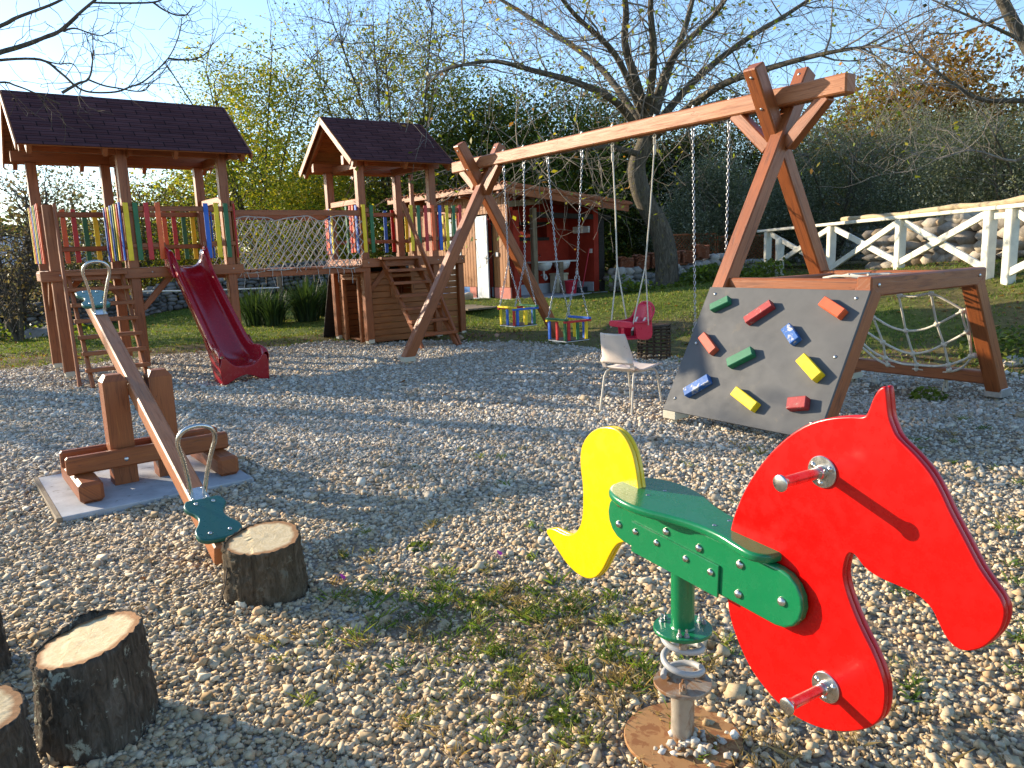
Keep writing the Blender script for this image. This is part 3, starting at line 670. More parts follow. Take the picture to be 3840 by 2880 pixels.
MB().beam(ft(5.46, V2 - .10, 2.48), ft(5.76, -1.14, -.01), .04, .10, FU).build('grab_board', M['wood'], t2)
for p0, p1 in ((ft(4.76, V2, .95), ft(5.15, V2, 1.38)), (ft(6.06, V2 - .01, .95), ft(5.7, V2 - .01, 1.38)), (ft(6.17, V2 - .01, .95), ft(6.5, V2 - .01, 1.38))):
    MB().beam(p0, p1, .045, .085).build('brace', M['wood'], t2)
# log house walls, course by course
mb = MB(); ch = .112; zc = [.09 + ch * k for k in range(11)]
def course(axis, other, a0, a1, z, op):
    segs = [(a0, a1)]
    for (o0, o1, oz0, oz1) in op:
        if oz0 - .03 < z < oz1 + .03: segs = [(s0, min(s1, o0)) for s0, s1 in segs if s0 < o0] + [(max(s0, o1), s1) for s0, s1 in segs if s1 > o1]
    for s0, s1 in segs:
        if s1 - s0 < .02: continue
        P = ft((s0 + s1) / 2, other, z) if axis == 'u' else ft(other, (s0 + s1) / 2, z)
        X_, Y_ = (FU, FV) if axis == 'u' else (FV, FU)
        mb.box(P, X_ * ((s1 - s0) / 2 - .001), Y_ * .018, ZZ * (ch / 2 - .003), .012)
for z in zc:
    course('u', V2 + .035, 4.775, 6.05, z, [(5.23, 5.61, .84, 1.20)])
    course('v', 4.735, V2 + .07, V2 + Wd - .07, z, [(V2 + .34, V2 + .92, 0, 1.16)])
    course('v', 6.09, V2 + .07, V2 + Wd - .07, z, [])
    course('u', V2 + Wd - .035, 4.775, 6.05, z, [])
    course('u', V2 + .035, 6.19, 6.60, z, [])
mb.build('log_wall', M['house'], t2)
mb = MB()
for a, b_ in (((5.18, .84), (5.66, .84)), ((5.18, 1.20), (5.66, 1.20)), ((5.205, .84), (5.205, 1.2)), ((5.635, .84), (5.635, 1.2))): mb.beam(ft(a[0], V2 + .005, a[1]), ft(b_[0], V2 + .005, b_[1]), .03, .06, FV)
mb.build('window_frame', M['house'], t2)
mb = MB()
for a, b_ in (((V2 + .31, 0.03), (V2 + .31, 1.2)), ((V2 + .95, 0.03), (V2 + .95, 1.2)), ((V2 + .28, 1.18), (V2 + .98, 1.18))): mb.beam(ft(4.70, *a), ft(4.70, *b_), .05, .065, FU)
mb.build('door_frame', M['woodlight'], t2)
MB().box(ft(5.4, V2 + Wd / 2, .06), FU * .64, FV * .56, ZZ * .02, .004).build('house_floor', M['house'], t2)
d_ = nrm(A(*(ft(0, 2.15, -.02) - ft(0, 1.56, 1.42))))
MB().box(ft(5.35, V2 + 1.62, .70), FU * .72, d_ * .78, nrm(np.cross(FU, d_)) * .012, .004).build('rear_ramp', M['darkwood'], t2)

# ---- rope bridge
rb = thing('rope_bridge', 'hanging bridge with knotted white net sides between the two towers', 'rope bridge', ft(3.5, .1, 1.3))
for v in (.10, 1.30):
    MB().beam(ft(2.42, v, 2.295), ft(4.66, v, 2.295), .06, .095, FV).build('hand_beam', M['wood'], rb)
    MB().beam(ft(2.40, v, 1.335), ft(4.70, v, 1.335), .07, .09, FV).build('bearer', M['wood'], rb)
mb = MB()
for k in range(20): mb.box(ft(2.5 + k * .111, .70, 1.40), FV * .66, FU * .047, ZZ * .016, .004)
mb.build('walkway', M['wood'], rb)
for v in (.05, 1.35):
    mb = MB(); nc, nr = 17, 9; u0, u1 = 2.44, 4.64
    def node(i, j):
        'j half rows from the top'
        u = u0 + (u1 - u0) * i / (2 * nc); t = j / nr
        top = 2.24 - .09 * (1 - abs(math.sin(math.pi * (u - u0) / .73))) ** 1.5
        return ft(u + .012 * math.sin(5 * i + 3 * j), v + .02 * math.sin(2.2 * u * 3 + j) - .03 * math.sin(math.pi * t), lerp(top, 1.395 + .02 * math.sin(4 * u), t ** .95) + .012 * math.sin(7 * i + j * 2.3))
    for d in (1, -1):
        for i0 in range(-nr, 2 * nc + nr + 1):
            pts = [node(i0 + d * j, j) for j in range(nr + 1) if 0 <= i0 + d * j <= 2 * nc] if i0 % 2 == 0 else []
            if len(pts) > 1: mb.tube(pts, .0072, 5, False)
    for j in (0, nr): mb.tube([node(i, j) for i in range(2 * nc + 1)], .008, 5, False)
    for i in range(0, 2 * nc + 1):
        for j in range(nr + 1):
            if (i + j) % 2 == 0: mb.lathe([(0, -.013), (.011, -.005), (.011, .005), (0, .013)], node(i, j), ZZ, 5)
    for i in range(1, 2 * nc, 1):
        if R.random() < .55:
            p = node(i, nr); l = R.uniform(.04, .13) if R.random() < .85 else .25; mb.tube([p, p - FV * .03 - ZZ * l * .4 + FU * R.uniform(-.02, .02), p - FV * .03 - ZZ * l + FU * R.uniform(-.03, .03)], .005, 5, False)
    mb.build('net_side', M['ropeg'], rb)
# ================================================================ swing set
WO, WYAW = A(-.3398, 11.7678, 0), -.9736
WU = A(math.cos(WYAW), math.sin(WYAW), 0); WV = A(-math.sin(WYAW), math.cos(WYAW), 0)
def sg(u, v, z): return WO + WU * u + WV * v + ZZ * z
sf = thing('swing_frame', 'tall brown timber swing frame with one long beam on two crossed leg pairs', 'swing frame', sg(2.6, 0, 0))
MB().beam(sg(-.74, 0, 2.86), sg(5.92, 0, 2.86), .15, .165, WV, .014).build('beam', M['woodlight'], sf)
for u0 in (.0, 5.20):
    for s in (-1, 1):
        uo = u0 - s * .035
        # legs cross just under the beam and run on above it
        foot, crs = sg(u0 - s * .04, s * 1.43, .07), sg(uo, -s * .19, 2.86)
        d = nrm(crs - foot)
        lg = MB().beam(foot, crs + d * .30, .145, .15, WU, .012).build('leg', M['wood'], sf)
        f = MB().box(foot + d * .04 - ZZ * .02, WU * .075, WV * .09, ZZ * .035, .004); f.tube([foot, A(foot[0], foot[1], -.03)], .025, 10); f.build('leg_foot', M['ivory'], lg)
        bw_ = nrm(np.cross(d, WU)); bw_ = bw_ if bw_ @ WV < 0 else -bw_
        for k in (.22, -.08): bolts(lg, [sg(uo, -s * .19, 2.86) + d * k + bw_ * .0755], bw_, .015)
    for s in (-1, 1):
        if u0 == 0 and s < 0: pa, pb = sg(u0 - .16, 0, 2.52), sg(u0 - .52, 0, 2.80)
        else: pa, pb = sg(u0 + s * .10, 0, 2.42), sg(u0 + s * .50, 0, 2.80)
        MB().beam(pa, pb, .11, .12, WV, .01).build('brace', M['wood'], sf)
UCH = [.598, 1.086, 1.631, 2.331, 2.892, 3.582, 4.141, 4.614]
for u in UCH: MB().tube([sg(u, 0, 2.93), sg(u, 0, 2.975)], .009, 8).lathe([(.018, 0), (.018, .012)], sg(u, 0, 2.945), ZZ, 6, False).build('eye_bolt', M['steel'], sf)

def chain(mb, p0, p1, pitch=.034, w=.021, r=.0042):
    p0, p1 = np.asarray(p0, float), np.asarray(p1, float); d = p1 - p0; L_ = np.linalg.norm(d); d /= L_; n = max(1, int(L_ / pitch))
    a = nrm(np.cross(d, A(.31, .2, .1))); b_ = np.cross(d, a)
    for k in range(n):
        c = p0 + d * (k + .5) * L_ / n; s = (a + b_) * .7071 if k % 2 else (a - b_) * .7071; hl = pitch * .62
        pts = [c + d * (math.copysign(hl - w / 2, math.sin(t)) if abs(math.sin(t)) > 1e-6 else 0) + d * w / 2 * math.sin(t) + s * w / 2 * math.cos(t) for t in np.linspace(.2, 2 * math.pi + .2, 9)[:-1]]
        mb.tube(pts, r, 4, False, True)
def hanger(mb, u):
    'eye, shackle and swivel under the beam'
    t = [sg(u, 0, 2.745) + WU * .022 * math.cos(a) + ZZ * .022 * math.sin(a) for a in np.linspace(0, 2 * math.pi, 13)[:-1]]; mb.tube(t, .007, 6, False, True)
    t = [sg(u, 0, 2.69) + WV * .016 * math.cos(a) + ZZ * .042 * math.sin(a) for a in np.linspace(0, 2 * math.pi, 13)[:-1]]; mb.tube(t, .0065, 6, False, True)
def box_swing(label, uc, z0, z1, ua, ub, zs, left, right, tops):
    t = thing('box_swing', label, 'swing', sg(uc, 0, z0), 'slatted box swings on chains'); hw = .19
    MB().box(sg(uc, 0, z0), WU * hw, WV * hw, ZZ * .010, .004).build('seat', M['black'], t)
    MB().box(sg(uc, 0, z0 - .006), WU * (hw + .004), WV * (hw + .004), ZZ * .004, .001).build('seat_edge', M['whitedoor'], t)
    for k, (s, cl) in enumerate(zip('abcd', tops)):          # two bars on, two bars under
        zz = z1 + (.0 if k % 2 else .028); 
        if s in 'ac': sv = -1 if s == 'a' else 1; p0, p1 = sg(uc - hw - .03, sv * hw, zz), sg(uc + hw + .03, sv * hw, zz)
        else: su = 1 if s == 'b' else -1; p0, p1 = sg(uc + su * hw, -hw - .03, zz), sg(uc + su * hw, hw + .03, zz)
        MB().beam(p0, p1, .045, .027, None, .004).build('top_bar', M[PC[cl]], t)
    for i, cl in enumerate(left): MB().beam(sg(uc - hw + (i + .15) * 2 * hw / (len(left) - .7), -hw, z0 + .008), sg(uc - hw + (i + .15) * 2 * hw / (len(left) - .7), -hw, z1 - .002), .042, .022, WU, .003).build('slat', M[PC[cl]], t)
    for i, cl in enumerate(right): MB().beam(sg(uc + hw, -hw + (i + .3) * 2 * hw / (len(right) - .4), z0 + .008), sg(uc + hw, -hw + (i + .3) * 2 * hw / (len(right) - .4), z1 - .002), .022, .042, WU, .003).build('slat', M[PC[cl]], t)
    for i, cl in enumerate('yb'): MB().beam(sg(uc - hw + .08 + i * .2, hw, z0 + .008), sg(uc - hw + .08 + i * .2, hw, z1), .042, .022, WU, .003).build('slat', M[PC[cl]], t)
    for uu, us, s in ((ua, uc - .205, -1), (ub, uc + .205, 1)):
        mb = MB(); hanger(mb, uu); sp = sg(us, 0, zs); chain(mb, sg(uu, 0, 2.66), sp)
        for v in (-hw, hw):
            e = sg(uc + s * hw, v, z1 + .02); chain(mb, sp, e)
            mb.tube([e + WU * .014 * math.cos(a) + ZZ * .014 * math.sin(a) for a in np.linspace(0, 6.28, 9)[:-1]], .004, 5, False, True)
        mb.build('chain', M['zinc'], t)
box_swing('box swing with yellow top bar nearest the far swing legs', .83, .505, .74, .598, 1.086, 1.39, 'ybr', 'byg', 'ybgr')
box_swing('box swing with green top bar hanging between the other box swing and the pink seat', 1.98, .375, .625, 1.631, 2.331, 1.27, 'brg', 'rgy', 'grby')
# baby seat
bs = thing('baby_swing', 'pink red plastic bucket baby swing hung on white ropes', 'swing', sg(3.22, 0, .48))
uc = 3.22
def bp(u, v, z): return sg(uc + u, v, .48 + z)
# seat shell: back, base, sides, front bar
rows = [(-.14, .0, .12), (-.15, .10, .14), (-.17, .2, .165), (-.19, .28, .165), (-.21, .36, .13), (-.215, .40, .07)]
V = []; nn_ = 9
for (vb, z, hw) in rows:
    for k in range(nn_):
        t = lerp(-1, 1, k / (nn_ - 1)); V.append((hw * t, vb * -1 + .05 * (t * t) * -1 * (1 if z < .37 else .4), z))
F = [[i * nn_ + k, i * nn_ + k + 1, (i + 1) * nn_ + k + 1, (i + 1) * nn_ + k] for i in range(len(rows) - 1) for k in range(nn_ - 1)]
# the seat faces -v
mb = MB().add([bp(x, y_, z) for x, y_, z in V], F, None, True); o = mb.build('backrest', M['baby'], bs); o.modifiers.new('s', 'SOLIDIFY').thickness = .012
base = spline([(-.12, .14), (.12, .14), (.14, .0), (.10, -.14), (.03, -.17), (-.03, -.17), (-.10, -.14), (-.14, 0)], 3)
plate('seat', base, bp(0, 0, 0), WU, WV, ZZ * .014, M['baby'], bs, .004)
for s in (-1, 1):
    side = spline([(.14, 0), (.15, .18), (.12, .22), (0, .19), (-.14, .19), (-.20, .20), (-.20, .16), (-.12, .14), (-.10, .05), (-.06, 0)], 3)
    plate('side_wall', side, bp(s * .15 - .006, 0, 0), WV, ZZ, WU * .012, M['baby'], bs, .004)
fb = spline([(-.19, .0), (-.19, .055), (-.1, .065), (.1, .065), (.19, .055), (.19, .0), (.1, -.01), (-.1, -.01)], 3)
plate('front_bar', fb, bp(0, -.215, .155), WU, ZZ, WV * .03, M['baby'], bs, .008)
plate('crotch_post', [(-.022, 0), (.022, 0), (.026, .17), (-.026, .17)], bp(0, -.18, 0), WU, ZZ, WV * .02, M['baby'], bs, .004)
rim = spline([(-.165, -.2, .205), (-.17, 0, .2), (-.165, .12, .23), (-.15, .19, .33), (-.08, .21, .40), (0, .213, .415), (.08, .21, .40), (.15, .19, .33), (.165, .12, .23), (.17, 0, .2), (.165, -.2, .205)], 4, False)
MB().tube([bp(*p) for p in rim], .013, 8).build('rim', M['baby'], bs)
for s in (-1, 1): MB().beam(bp(s * .05, .02, .08), bp(s * .07, .13, .24), .03, .008, WU, .002).build('strap', M['white'], bs)
MB().box(bp(.0, -.02, .06), WU * .02, WV * .01, ZZ * .03, .004).build('buckle', M['black'], bs)
for u_t, s in ((2.892, -1), (3.582, 1)):
    mb = MB(); hanger(mb, u_t)
    for v_e, z_e in ((-.19, .17), (.06, .20)):
        e = bp(s * .185, v_e, z_e); t_ = sg(u_t, 0, 2.66); m_ = lerp(t_, e, .66); m_[:2] = lerp(t_, bp(s * .185, -.06, 0), .66)[:2]
        mb.tube([t_, lerp(t_, m_, .5) + WV * .01, m_, e, e - ZZ * .04], .0085 , 6)
    mb.lathe([(0, -.06), (.016, -.045), (.018, 0), (.015, .045), (0, .06)], sg(u_t, 0, 2.60), ZZ, 8)
    mb.build('rope', M['ropew'], bs)
fs = thing('flat_swing', 'flat swing on two chains partly hidden behind the grey climbing panel', 'swing', sg(4.38, 0, .45))
MB().box(sg(4.38, 0, .44), WU * .23, WV * .08, ZZ * .013, .006).build('seat', M['red'], fs)
for u_t, u_b in ((4.141, 4.18), (4.614, 4.58)):
    mb = MB(); hanger(mb, u_t); chain(mb, sg(u_t, 0, 2.66), sg(u_b, 0, .72))
    for v in (-.07, .07): chain(mb, sg(u_b, 0, .72), sg(u_b, v, .455))
    mb.build('chain', M['zinc'], fs)

# ================================================================ climbing frame joined to the near leg pair
cf = thing('climbing_frame', 'timber climbing frame with a grey sloped panel of coloured grips and a rope net', 'climbing frame', sg(5.95, 0, 0))
def legv(z): return 1.43 - (z - .07) * 1.62 / 2.79
U0, U1, ZP = 5.20, 6.63, 1.18
for s in (-1, 1):
    p0, p1 = sg(U1, s * 1.43, .07), sg(U1, s * legv(ZP - .02), ZP - .02)
    lg = MB().beam(p0, p1, .14, .15, WU, .012).build('leg', M['wood'], cf)
    f = MB().box(p0 + ZZ * .01, WU * .076, WV * .10, ZZ * .04, .004); f.tube([p0, A(p0[0], p0[1], -.03)], .025, 10); f.build('leg_foot', M['zinc'], lg)
for s in (-1, 1):
    MB().beam(sg(U0 + (.0 if s < 0 else -.02), s * (legv(ZP) - .03), ZP), sg(U1 - .075, s * (legv(ZP) - .03), ZP), .11, .13, WV, .012).build('platform_beam', M['wood'], cf)
MB().beam(sg(U1 + .005, -legv(ZP) - .09, ZP + .01), sg(U1 + .005, legv(ZP) + .12, ZP + .01), .125, .15, WU, .012).build('platform_beam', M['wood'], cf)
MB().beam(sg(U0 + .12, -legv(ZP) + .05, ZP - .02), sg(U0 + .12, legv(ZP) - .05, ZP - .02), .10, .12, WU, .012).build('platform_beam', M['wood'], cf)
MB().beam(sg(U0 + .05, 1.36, .22), sg(U1 - .06, 1.36, .22), .12, .12, WV, .012).build('lower_beam', M['wood'], cf)
bolts(cf, [sg(U1 + .07, -.78, ZP + .02), sg(U1 + .07, .78, ZP + .02)], WU, .016)
# panel
pt = nrm(sg(0, -legv(1.2), 1.2) - sg(0, -legv(0.2), .2)); pn = nrm(np.cross(pt, WU)); pn = pn if pn @ (-WV) > 0 else -pn
def on_panel(px, h=0.0): return onplane(px, sg(5.9, -legv(.6), .6) + pn * (.088 + h), pn)
pc0 = sg(0, -legv(.07), .07) + pn * .088
def zz7(x, y): return (2400 + .4521 * x, 950 + .4521 * y)
def pan(u, s, h=0): return pc0 + WU * u + pt * s + pn * h
_c = [on_panel(zz7(*p)) - pc0 for p in ((582, 283), (1900, 300), (212, 1298))]
PU0, PU1, PS0, PS1 = (_c[0] @ WU + _c[2] @ WU) / 2 - .02, _c[1] @ WU + .012, _c[2] @ pt, (_c[0] @ pt + _c[1] @ pt) / 2
MB().box(pan((PU0 + PU1) / 2, (PS0 + PS1) / 2, -.012), WU * (PU1 - PU0) / 2, pt * (PS1 - PS0) / 2, pn * .011, .003).build('panel', M['panel'], cf)
bolts(cf, [pan(u, s) for u in (PU0 + .09, PU1 - .09) for s in (PS0 + .12, (PS0 + PS1) / 2 + .05, PS1 - .07)], pn, .014)
for (x0, y0, x1, y1, mt, w_, h_) in ((575, 445, 728, 372, 'wgreen', .072, .06), (862, 552, 1082, 404, 'wred', .075, .065), (1500, 385, 1668, 494, 'worange', .085, .065), (1198, 600, 1280, 722, 'wblue', .085, .06), (502, 672, 600, 806, 'worange2', .08, .06), (716, 905, 922, 800, 'wgreen', .085, .065), (1320, 855, 1466, 1018, 'yellow', .09, .07), (358, 1150, 562, 1028, 'wblue', .085, .06), (768, 1132, 944, 1268, 'yellow', .085, .065), (1212, 1240, 1372, 1226, 'wred', .095, .07)):
    a, b_ = on_panel(zz7(x0, y0), h_), on_panel(zz7(x1, y1), h_); c_ = (a + b_) / 2 - pn * h_ / 2; d = b_ - a
    MB().box(c_ - pn * .001, d / 2, nrm(np.cross(pn, d)) * w_ / 2, pn * h_ / 2, .006).build('grip', M[mt], cf)
# net on the far slope
mb = MB()
npn = nrm(np.cross(WU, nrm(sg(0, 1.43, .07) - sg(0, .85, 1.2))))
def on_net(x, y): return onplane((2840 + .4521 * x, 700 + .4521 * y), sg(6, 1.02, .8), npn)
vert_ = [[(930, 880), (950, 1000), (962, 1085), (1040, 1290), (1062, 1420), (1085, 1478)], [(1170, 900), (1205, 1060), (1232, 1195), (1290, 1385), (1322, 1480)], [(1440, 880), (1462, 1010), (1490, 1140), (1545, 1308), (1585, 1478), (1590, 1515)], [(1695, 1030), (1712, 1120), (1740, 1202), (1765, 1310), (1772, 1405)], [(1725, 1030), (1750, 1130), (1765, 1250), (1775, 1400)]]
hor_ = [[(870, 1230), (880, 1120), (962, 1085), (1100, 1160), (1232, 1195), (1370, 1185), (1490, 1140), (1610, 1080), (1700, 1030), (1730, 1015)], [(870, 1250), (890, 1200), (960, 1240), (1040, 1290), (1180, 1360), (1290, 1385), (1420, 1365), (1545, 1308), (1660, 1250), (1740, 1202)], [(865, 1290), (960, 1370), (1062, 1420), (1200, 1470), (1322, 1480), (1460, 1490), (1585, 1478), (1690, 1445), (1772, 1405)], [(868, 1330), (980, 1425), (1085, 1478), (1200, 1505), (1322, 1512), (1460, 1530), (1590, 1535), (1700, 1500), (1780, 1410)], [(1180, 905), (1300, 910), (1440, 890), (1570, 945), (1700, 1020)]]
for P in vert_ + hor_: mb.tube([on_net(*p) for p in spline(P, 4, False)], .0115, 6)
mb.tube([on_net(*p) for p in [(1590, 1520), (1560, 1590), (1545, 1660), (1540, 1720)]], .011, 6); mb.tube([on_net(*p) for p in [(1590, 1520), (1575, 1610), (1575, 1690)]], .010, 6)
for p in [(962, 1085), (1232, 1195), (1490, 1140), (1700, 1030), (1040, 1290), (1290, 1385), (1545, 1308), (1740, 1202), (1062, 1420), (1322, 1480), (1585, 1478), (1772, 1405), (1085, 1478), (1322, 1512), (1590, 1520), (1440, 888), (1180, 900), (1800, 1400)]:
    c_ = on_net(*p); mb.lathe([(0, -.03), (.022, -.018), (.026, 0), (.02, .02), (0, .03)], c_, nrm(WU + ZZ * R.uniform(-1, 1)), 8)
pts = [sg(u, .45 + .25 * math.sin(3 * u), 1.2 + .02 * math.sin(9 * u)) for u in np.linspace(5.55, 6.6, 8)]
mb.tube(pts, .012, 6); mb.tube([p + WV * (.15 + .1 * math.sin(i * 2)) for i, p in enumerate(pts)], .012, 6); mb.tube([p + WV * .3 + ZZ * .03 * math.sin(i) for i, p in enumerate(pts[2:])], .012, 6)
for u in np.linspace(5.7, 6.5, 5): mb.tube([sg(u, .40, 1.22), sg(u + .04, .72, 1.22), sg(u + .06, .95, 1.10)], .011, 6)
mb.build('rope_net', M['ropew'], cf)
# ================================================================ seesaw
SO = A(-2.69, 5.377, 0); E1 = A(*SE1, 0); E2 = A(*SE2, 0)
def sw_(a, b_, z): return SO + E1 * a + E2 * b_ + ZZ * z
sl_ = MB().box(sw_(0, 0, .005), E1 * .60, E2 * .59, ZZ * .03, .006).build('concrete_slab', M['slab']); tag(sl_, 'square concrete slab dusted with gravel under the seesaw', 'slab')
MB().beam(sw_(-.61, -.6, .012), sw_(-.61, .6, .012), .035, .05, E1, .004).build('edge_strip', M['oldwood'], sl_)
ss = thing('seesaw', 'wooden seesaw with green seats tilted down towards the near tree stump', 'seesaw', sw_(0, 0, .035))
for a in (-.39, .49): MB().beam(sw_(a, -.42, .105), sw_(a, .41, .105), .145, .14, E1, .022).build('sleeper', M['wood'], ss)
for v in (-.125, .125): MB().beam(sw_(-.487, v, .238), sw_(.578, v, .238), .062, .125, E2, .02).build('cross_beam', M['wood'], ss)
for a in (-.122, .172):
    w_ = .078; z0, z1, z2 = .036, .765, .81; V, F = [], []
    mb = MB()
    for k, (z, s) in enumerate(((z0, 1), (z1, 1), (z2, .62))):
        V += [sw_(a + sx * w_ * s, sy * w_ * s, z) for sx, sy in ((-1, -1), (1, -1), (1, 1), (-1, 1))]
    for k in range(2): F += [[4 * k + j, 4 * k + (j + 1) % 4, 4 * k + 4 + (j + 1) % 4, 4 * k + 4 + j] for j in range(4)]
    F += [[8, 9, 10, 11], [3, 2, 1, 0]]
    ru, rv = R.uniform(0, 9), R.uniform(0, 9); uv = [(v[2] + ru, (v - SO) @ E1 + (v - SO) @ E2 + rv) for v in V]
    mb.add(V, F, uv).build('post', M['wood'], ss)
for a, zz in ((-.122, .23), (.172, .23)): bolts(ss, [sw_(a, .157, zz)], E2, .016)
P0, P1 = sw_(-.045, 2.03, .075), sw_(.06, -1.66, 1.27); BD = nrm(P1 - P0); BN = nrm(ZZ - BD * BD[2]); BS = np.cross(BD, BN)
MB().beam(P0, P1, .105, .115, BS, .010).build('seesaw_beam', M['woodlight'], ss)
pv = P0 + BD * (2.10 / math.cos(math.asin(BD[2])))
mb = MB().tube([pv - E1 * .22 - BN * .07, pv + E1 * .25 - BN * .07], .014, 10); mb.box(pv - BN * .065, BD * .08, BS * .058, BN * .010, .003)
mb.build('axle', M['steel'], ss)
LB = np.linalg.norm(P1 - P0)
for s_at, dr in ((.50, 1), (LB - .47, -1)):
    c_ = P0 + BD * s_at + BN * .0595
    pl = MB().box(c_ + BN * .002, BD * .065, BS * .05, BN * .0035, .002).build('handle_plate', M['steel'], ss)
    hw = [(-.036, 0), (-.05, .12), (-.075, .25), (-.095, .33), (-.088, .385), (-.055, .42), (0, .433)]; hw = hw + [(-x, y) for x, y in hw[-2::-1]]
    MB().tube([c_ + BS * x + BN * y for x, y in spline(hw, 4, False)], .0125, 10).build('handle', M['steel'], pl)
    bolts(pl, [c_ + BD * x * .048 + BS * y * .036 + BN * .005 for x in (-1, 1) for y in (-1, 1)], BN, .007)
    q = [(0, .085), (.05, .108), (.09, .10), (.13, .078), (.18, .068), (.23, .085), (.28, .112), (.34, .112), (.375, .085), (.385, .04)]
    q = [(0, .04)] + q; out = spline([(x, y) for x, y in q] + [(x, -y) for x, y in q[::-1]], 3)
    sc_ = P0 + BD * (s_at - dr * .085) + BN * .0595
    st = plate('seat_board', [(p[0], p[1]) for p in out], sc_, -BD * dr, BS, BN * .03, M['seat_green'], ss, .009)
    bolts(st, [sc_ - BD * dr * x + BS * y + BN * .031 for x, y in ((.05, -.045), (.05, .045), (.33, -.05), (.33, .05))], BN, .011)

# ================================================================ spring horse
HB = A(.50, 2.21, 0); HP = math.radians(-31); HD = -A(math.sin(HP), math.cos(HP), 0); HN = A(-math.cos(HP), math.sin(HP), 0)
def hp_(s, n, z): return HB + HD * s + HN * n + ZZ * z
def hout(pts, n): 
    o = []
    for p in pts: d = onplane(p, HB + HN * n, HN) - HB; o.append((d @ HD, d[2]))
    return o
sh = thing('spring_horse', 'bright red, yellow and green spring rocking horse', 'spring rider', hp_(0, 0, 0))
Y6o = [(178, 1100), (215, 960), (290, 790), (400, 620), (540, 470), (690, 365), (840, 314), (1000, 298), (1095, 300), (1130, 268), (1165, 180), (1205, 112), (1248, 94), (1262, 160), (1275, 290), (1300, 370), (1340, 450), (1450, 560), (1560, 690), (1640, 830), (1700, 960), (1800, 1150), (1900, 1340), (1980, 1460), (2050, 1560), (2080, 1650), (2060, 1755), (2010, 1829), (1930, 1895), (1840, 1921), (1770, 1912), (1710, 1874), (1660, 1809), (1620, 1729), (1570, 1629), (1480, 1539), (1370, 1484), (1240, 1429), (1160, 1384), (1100, 1334), (1055, 1274), (1025, 1246), (995, 1252), (972, 1310), (962, 1399), (985, 1509), (1030, 1639), (1090, 1779), (1160, 1919), (1215, 2049), (1245, 2149), (1252, 2249), (1235, 2359), (1190, 2419), (1120, 2459), (1000, 2479), (880, 2472), (760, 2439), (640, 2379), (520, 2289), (420, 2179), (320, 2039), (240, 1869), (185, 1709), (160, 1560), (155, 1400), (162, 1240)]
head = spline(hout([(2640 + .5425 * x, 1400 + .5425 * y) for x, y in Y6o], .0165), 3)
Y4o = [(430, 520), (450, 410), (510, 315), (590, 262), (680, 248), (770, 275), (850, 360), (910, 490), (945, 640), (965, 780), (985, 900), (1000, 1010), (980, 1130), (935, 1240), (880, 1300), (790, 1322), (740, 1370), (690, 1460), (640, 1560), (580, 1630), (500, 1648), (400, 1600), (300, 1500), (200, 1350), (140, 1260), (118, 1215), (135, 1187), (190, 1190), (280, 1235), (340, 1242), (392, 1215), (430, 1150), (450, 1050), (455, 900), (450, 760), (435, 640)]
tail = spline(hout([(2000 + .4069 * x, 1500 + .4069 * y) for x, y in Y4o], .0165), 3)
for n0 in (.0008, -.0165):
    plate('head_board', [tuple(p) for p in head], HB + HN * n0, HD, ZZ, HN * .0157, M['plast_red'], sh, .0042, 3)
    plate('tail_board', [tuple(p) for p in tail], HB + HN * n0, HD, ZZ, HN * .0157, M['plast_yellow'], sh, .0042, 3)
def stadium(c, d, hl, hh, k=9):
    n_ = A(-d[1], d[0]); P = [(hl - hh + hh * math.sin(t), hh * math.cos(t)) for t in np.linspace(0, math.pi, k)] + [(-hl + hh + hh * math.sin(t), hh * math.cos(t)) for t in np.linspace(math.pi, 2 * math.pi, k)]
    return [tuple(c + d * x + n_ * y) for x, y in P]
_e = [A(*p) for p in hout([(2279, 1895), (3012, 2251), (2765, 2064), (2933, 2132), (2400, 2060), (2850, 2325)], .045)]
BDR = nrm(nrm(_e[3] - _e[2]) + 2 * nrm(_e[5] - _e[4])); BNR = A(-BDR[1], BDR[0])          # the side bars dip slightly towards the head
BHH = ((_e[2] + _e[3]) / 2 - (_e[4] + _e[5]) / 2) @ BNR / 2; BCT = (_e[0] + _e[1]) / 2; BCT = BCT + BNR * (((_e[2] + _e[3] + _e[4] + _e[5]) / 4 - BCT) @ BNR); BHL = abs((_e[1] - _e[0]) @ BDR) / 2
HDT = HD * BDR[0] + ZZ * BDR[1]; HZT = ZZ * BDR[0] - HD * BDR[1]
def hb_(x, n, y): return HB + HD * BCT[0] + ZZ * BCT[1] + HDT * x + HN * n + HZT * y
PB = [(795, 955), (788, 1143), (1225, 1212), (1528, 1365), (1905, 1515)]; PB7 = [(238, 455), (538, 508)]
bolts_px = [(2000 + .4069 * x, 1500 + .4069 * y) for x, y in PB] + [(2640 + .5425 * x, 1980 + .5425 * y) for x, y in PB7]
plate_px = [(2000 + .4069 * x, 1500 + .4069 * y) for x, y in [(942, 1212), (1137, 1315), (1405, 1462), (1635, 1585)]]
bs_ = hout(bolts_px, .046); ps_ = hout(plate_px, .053)
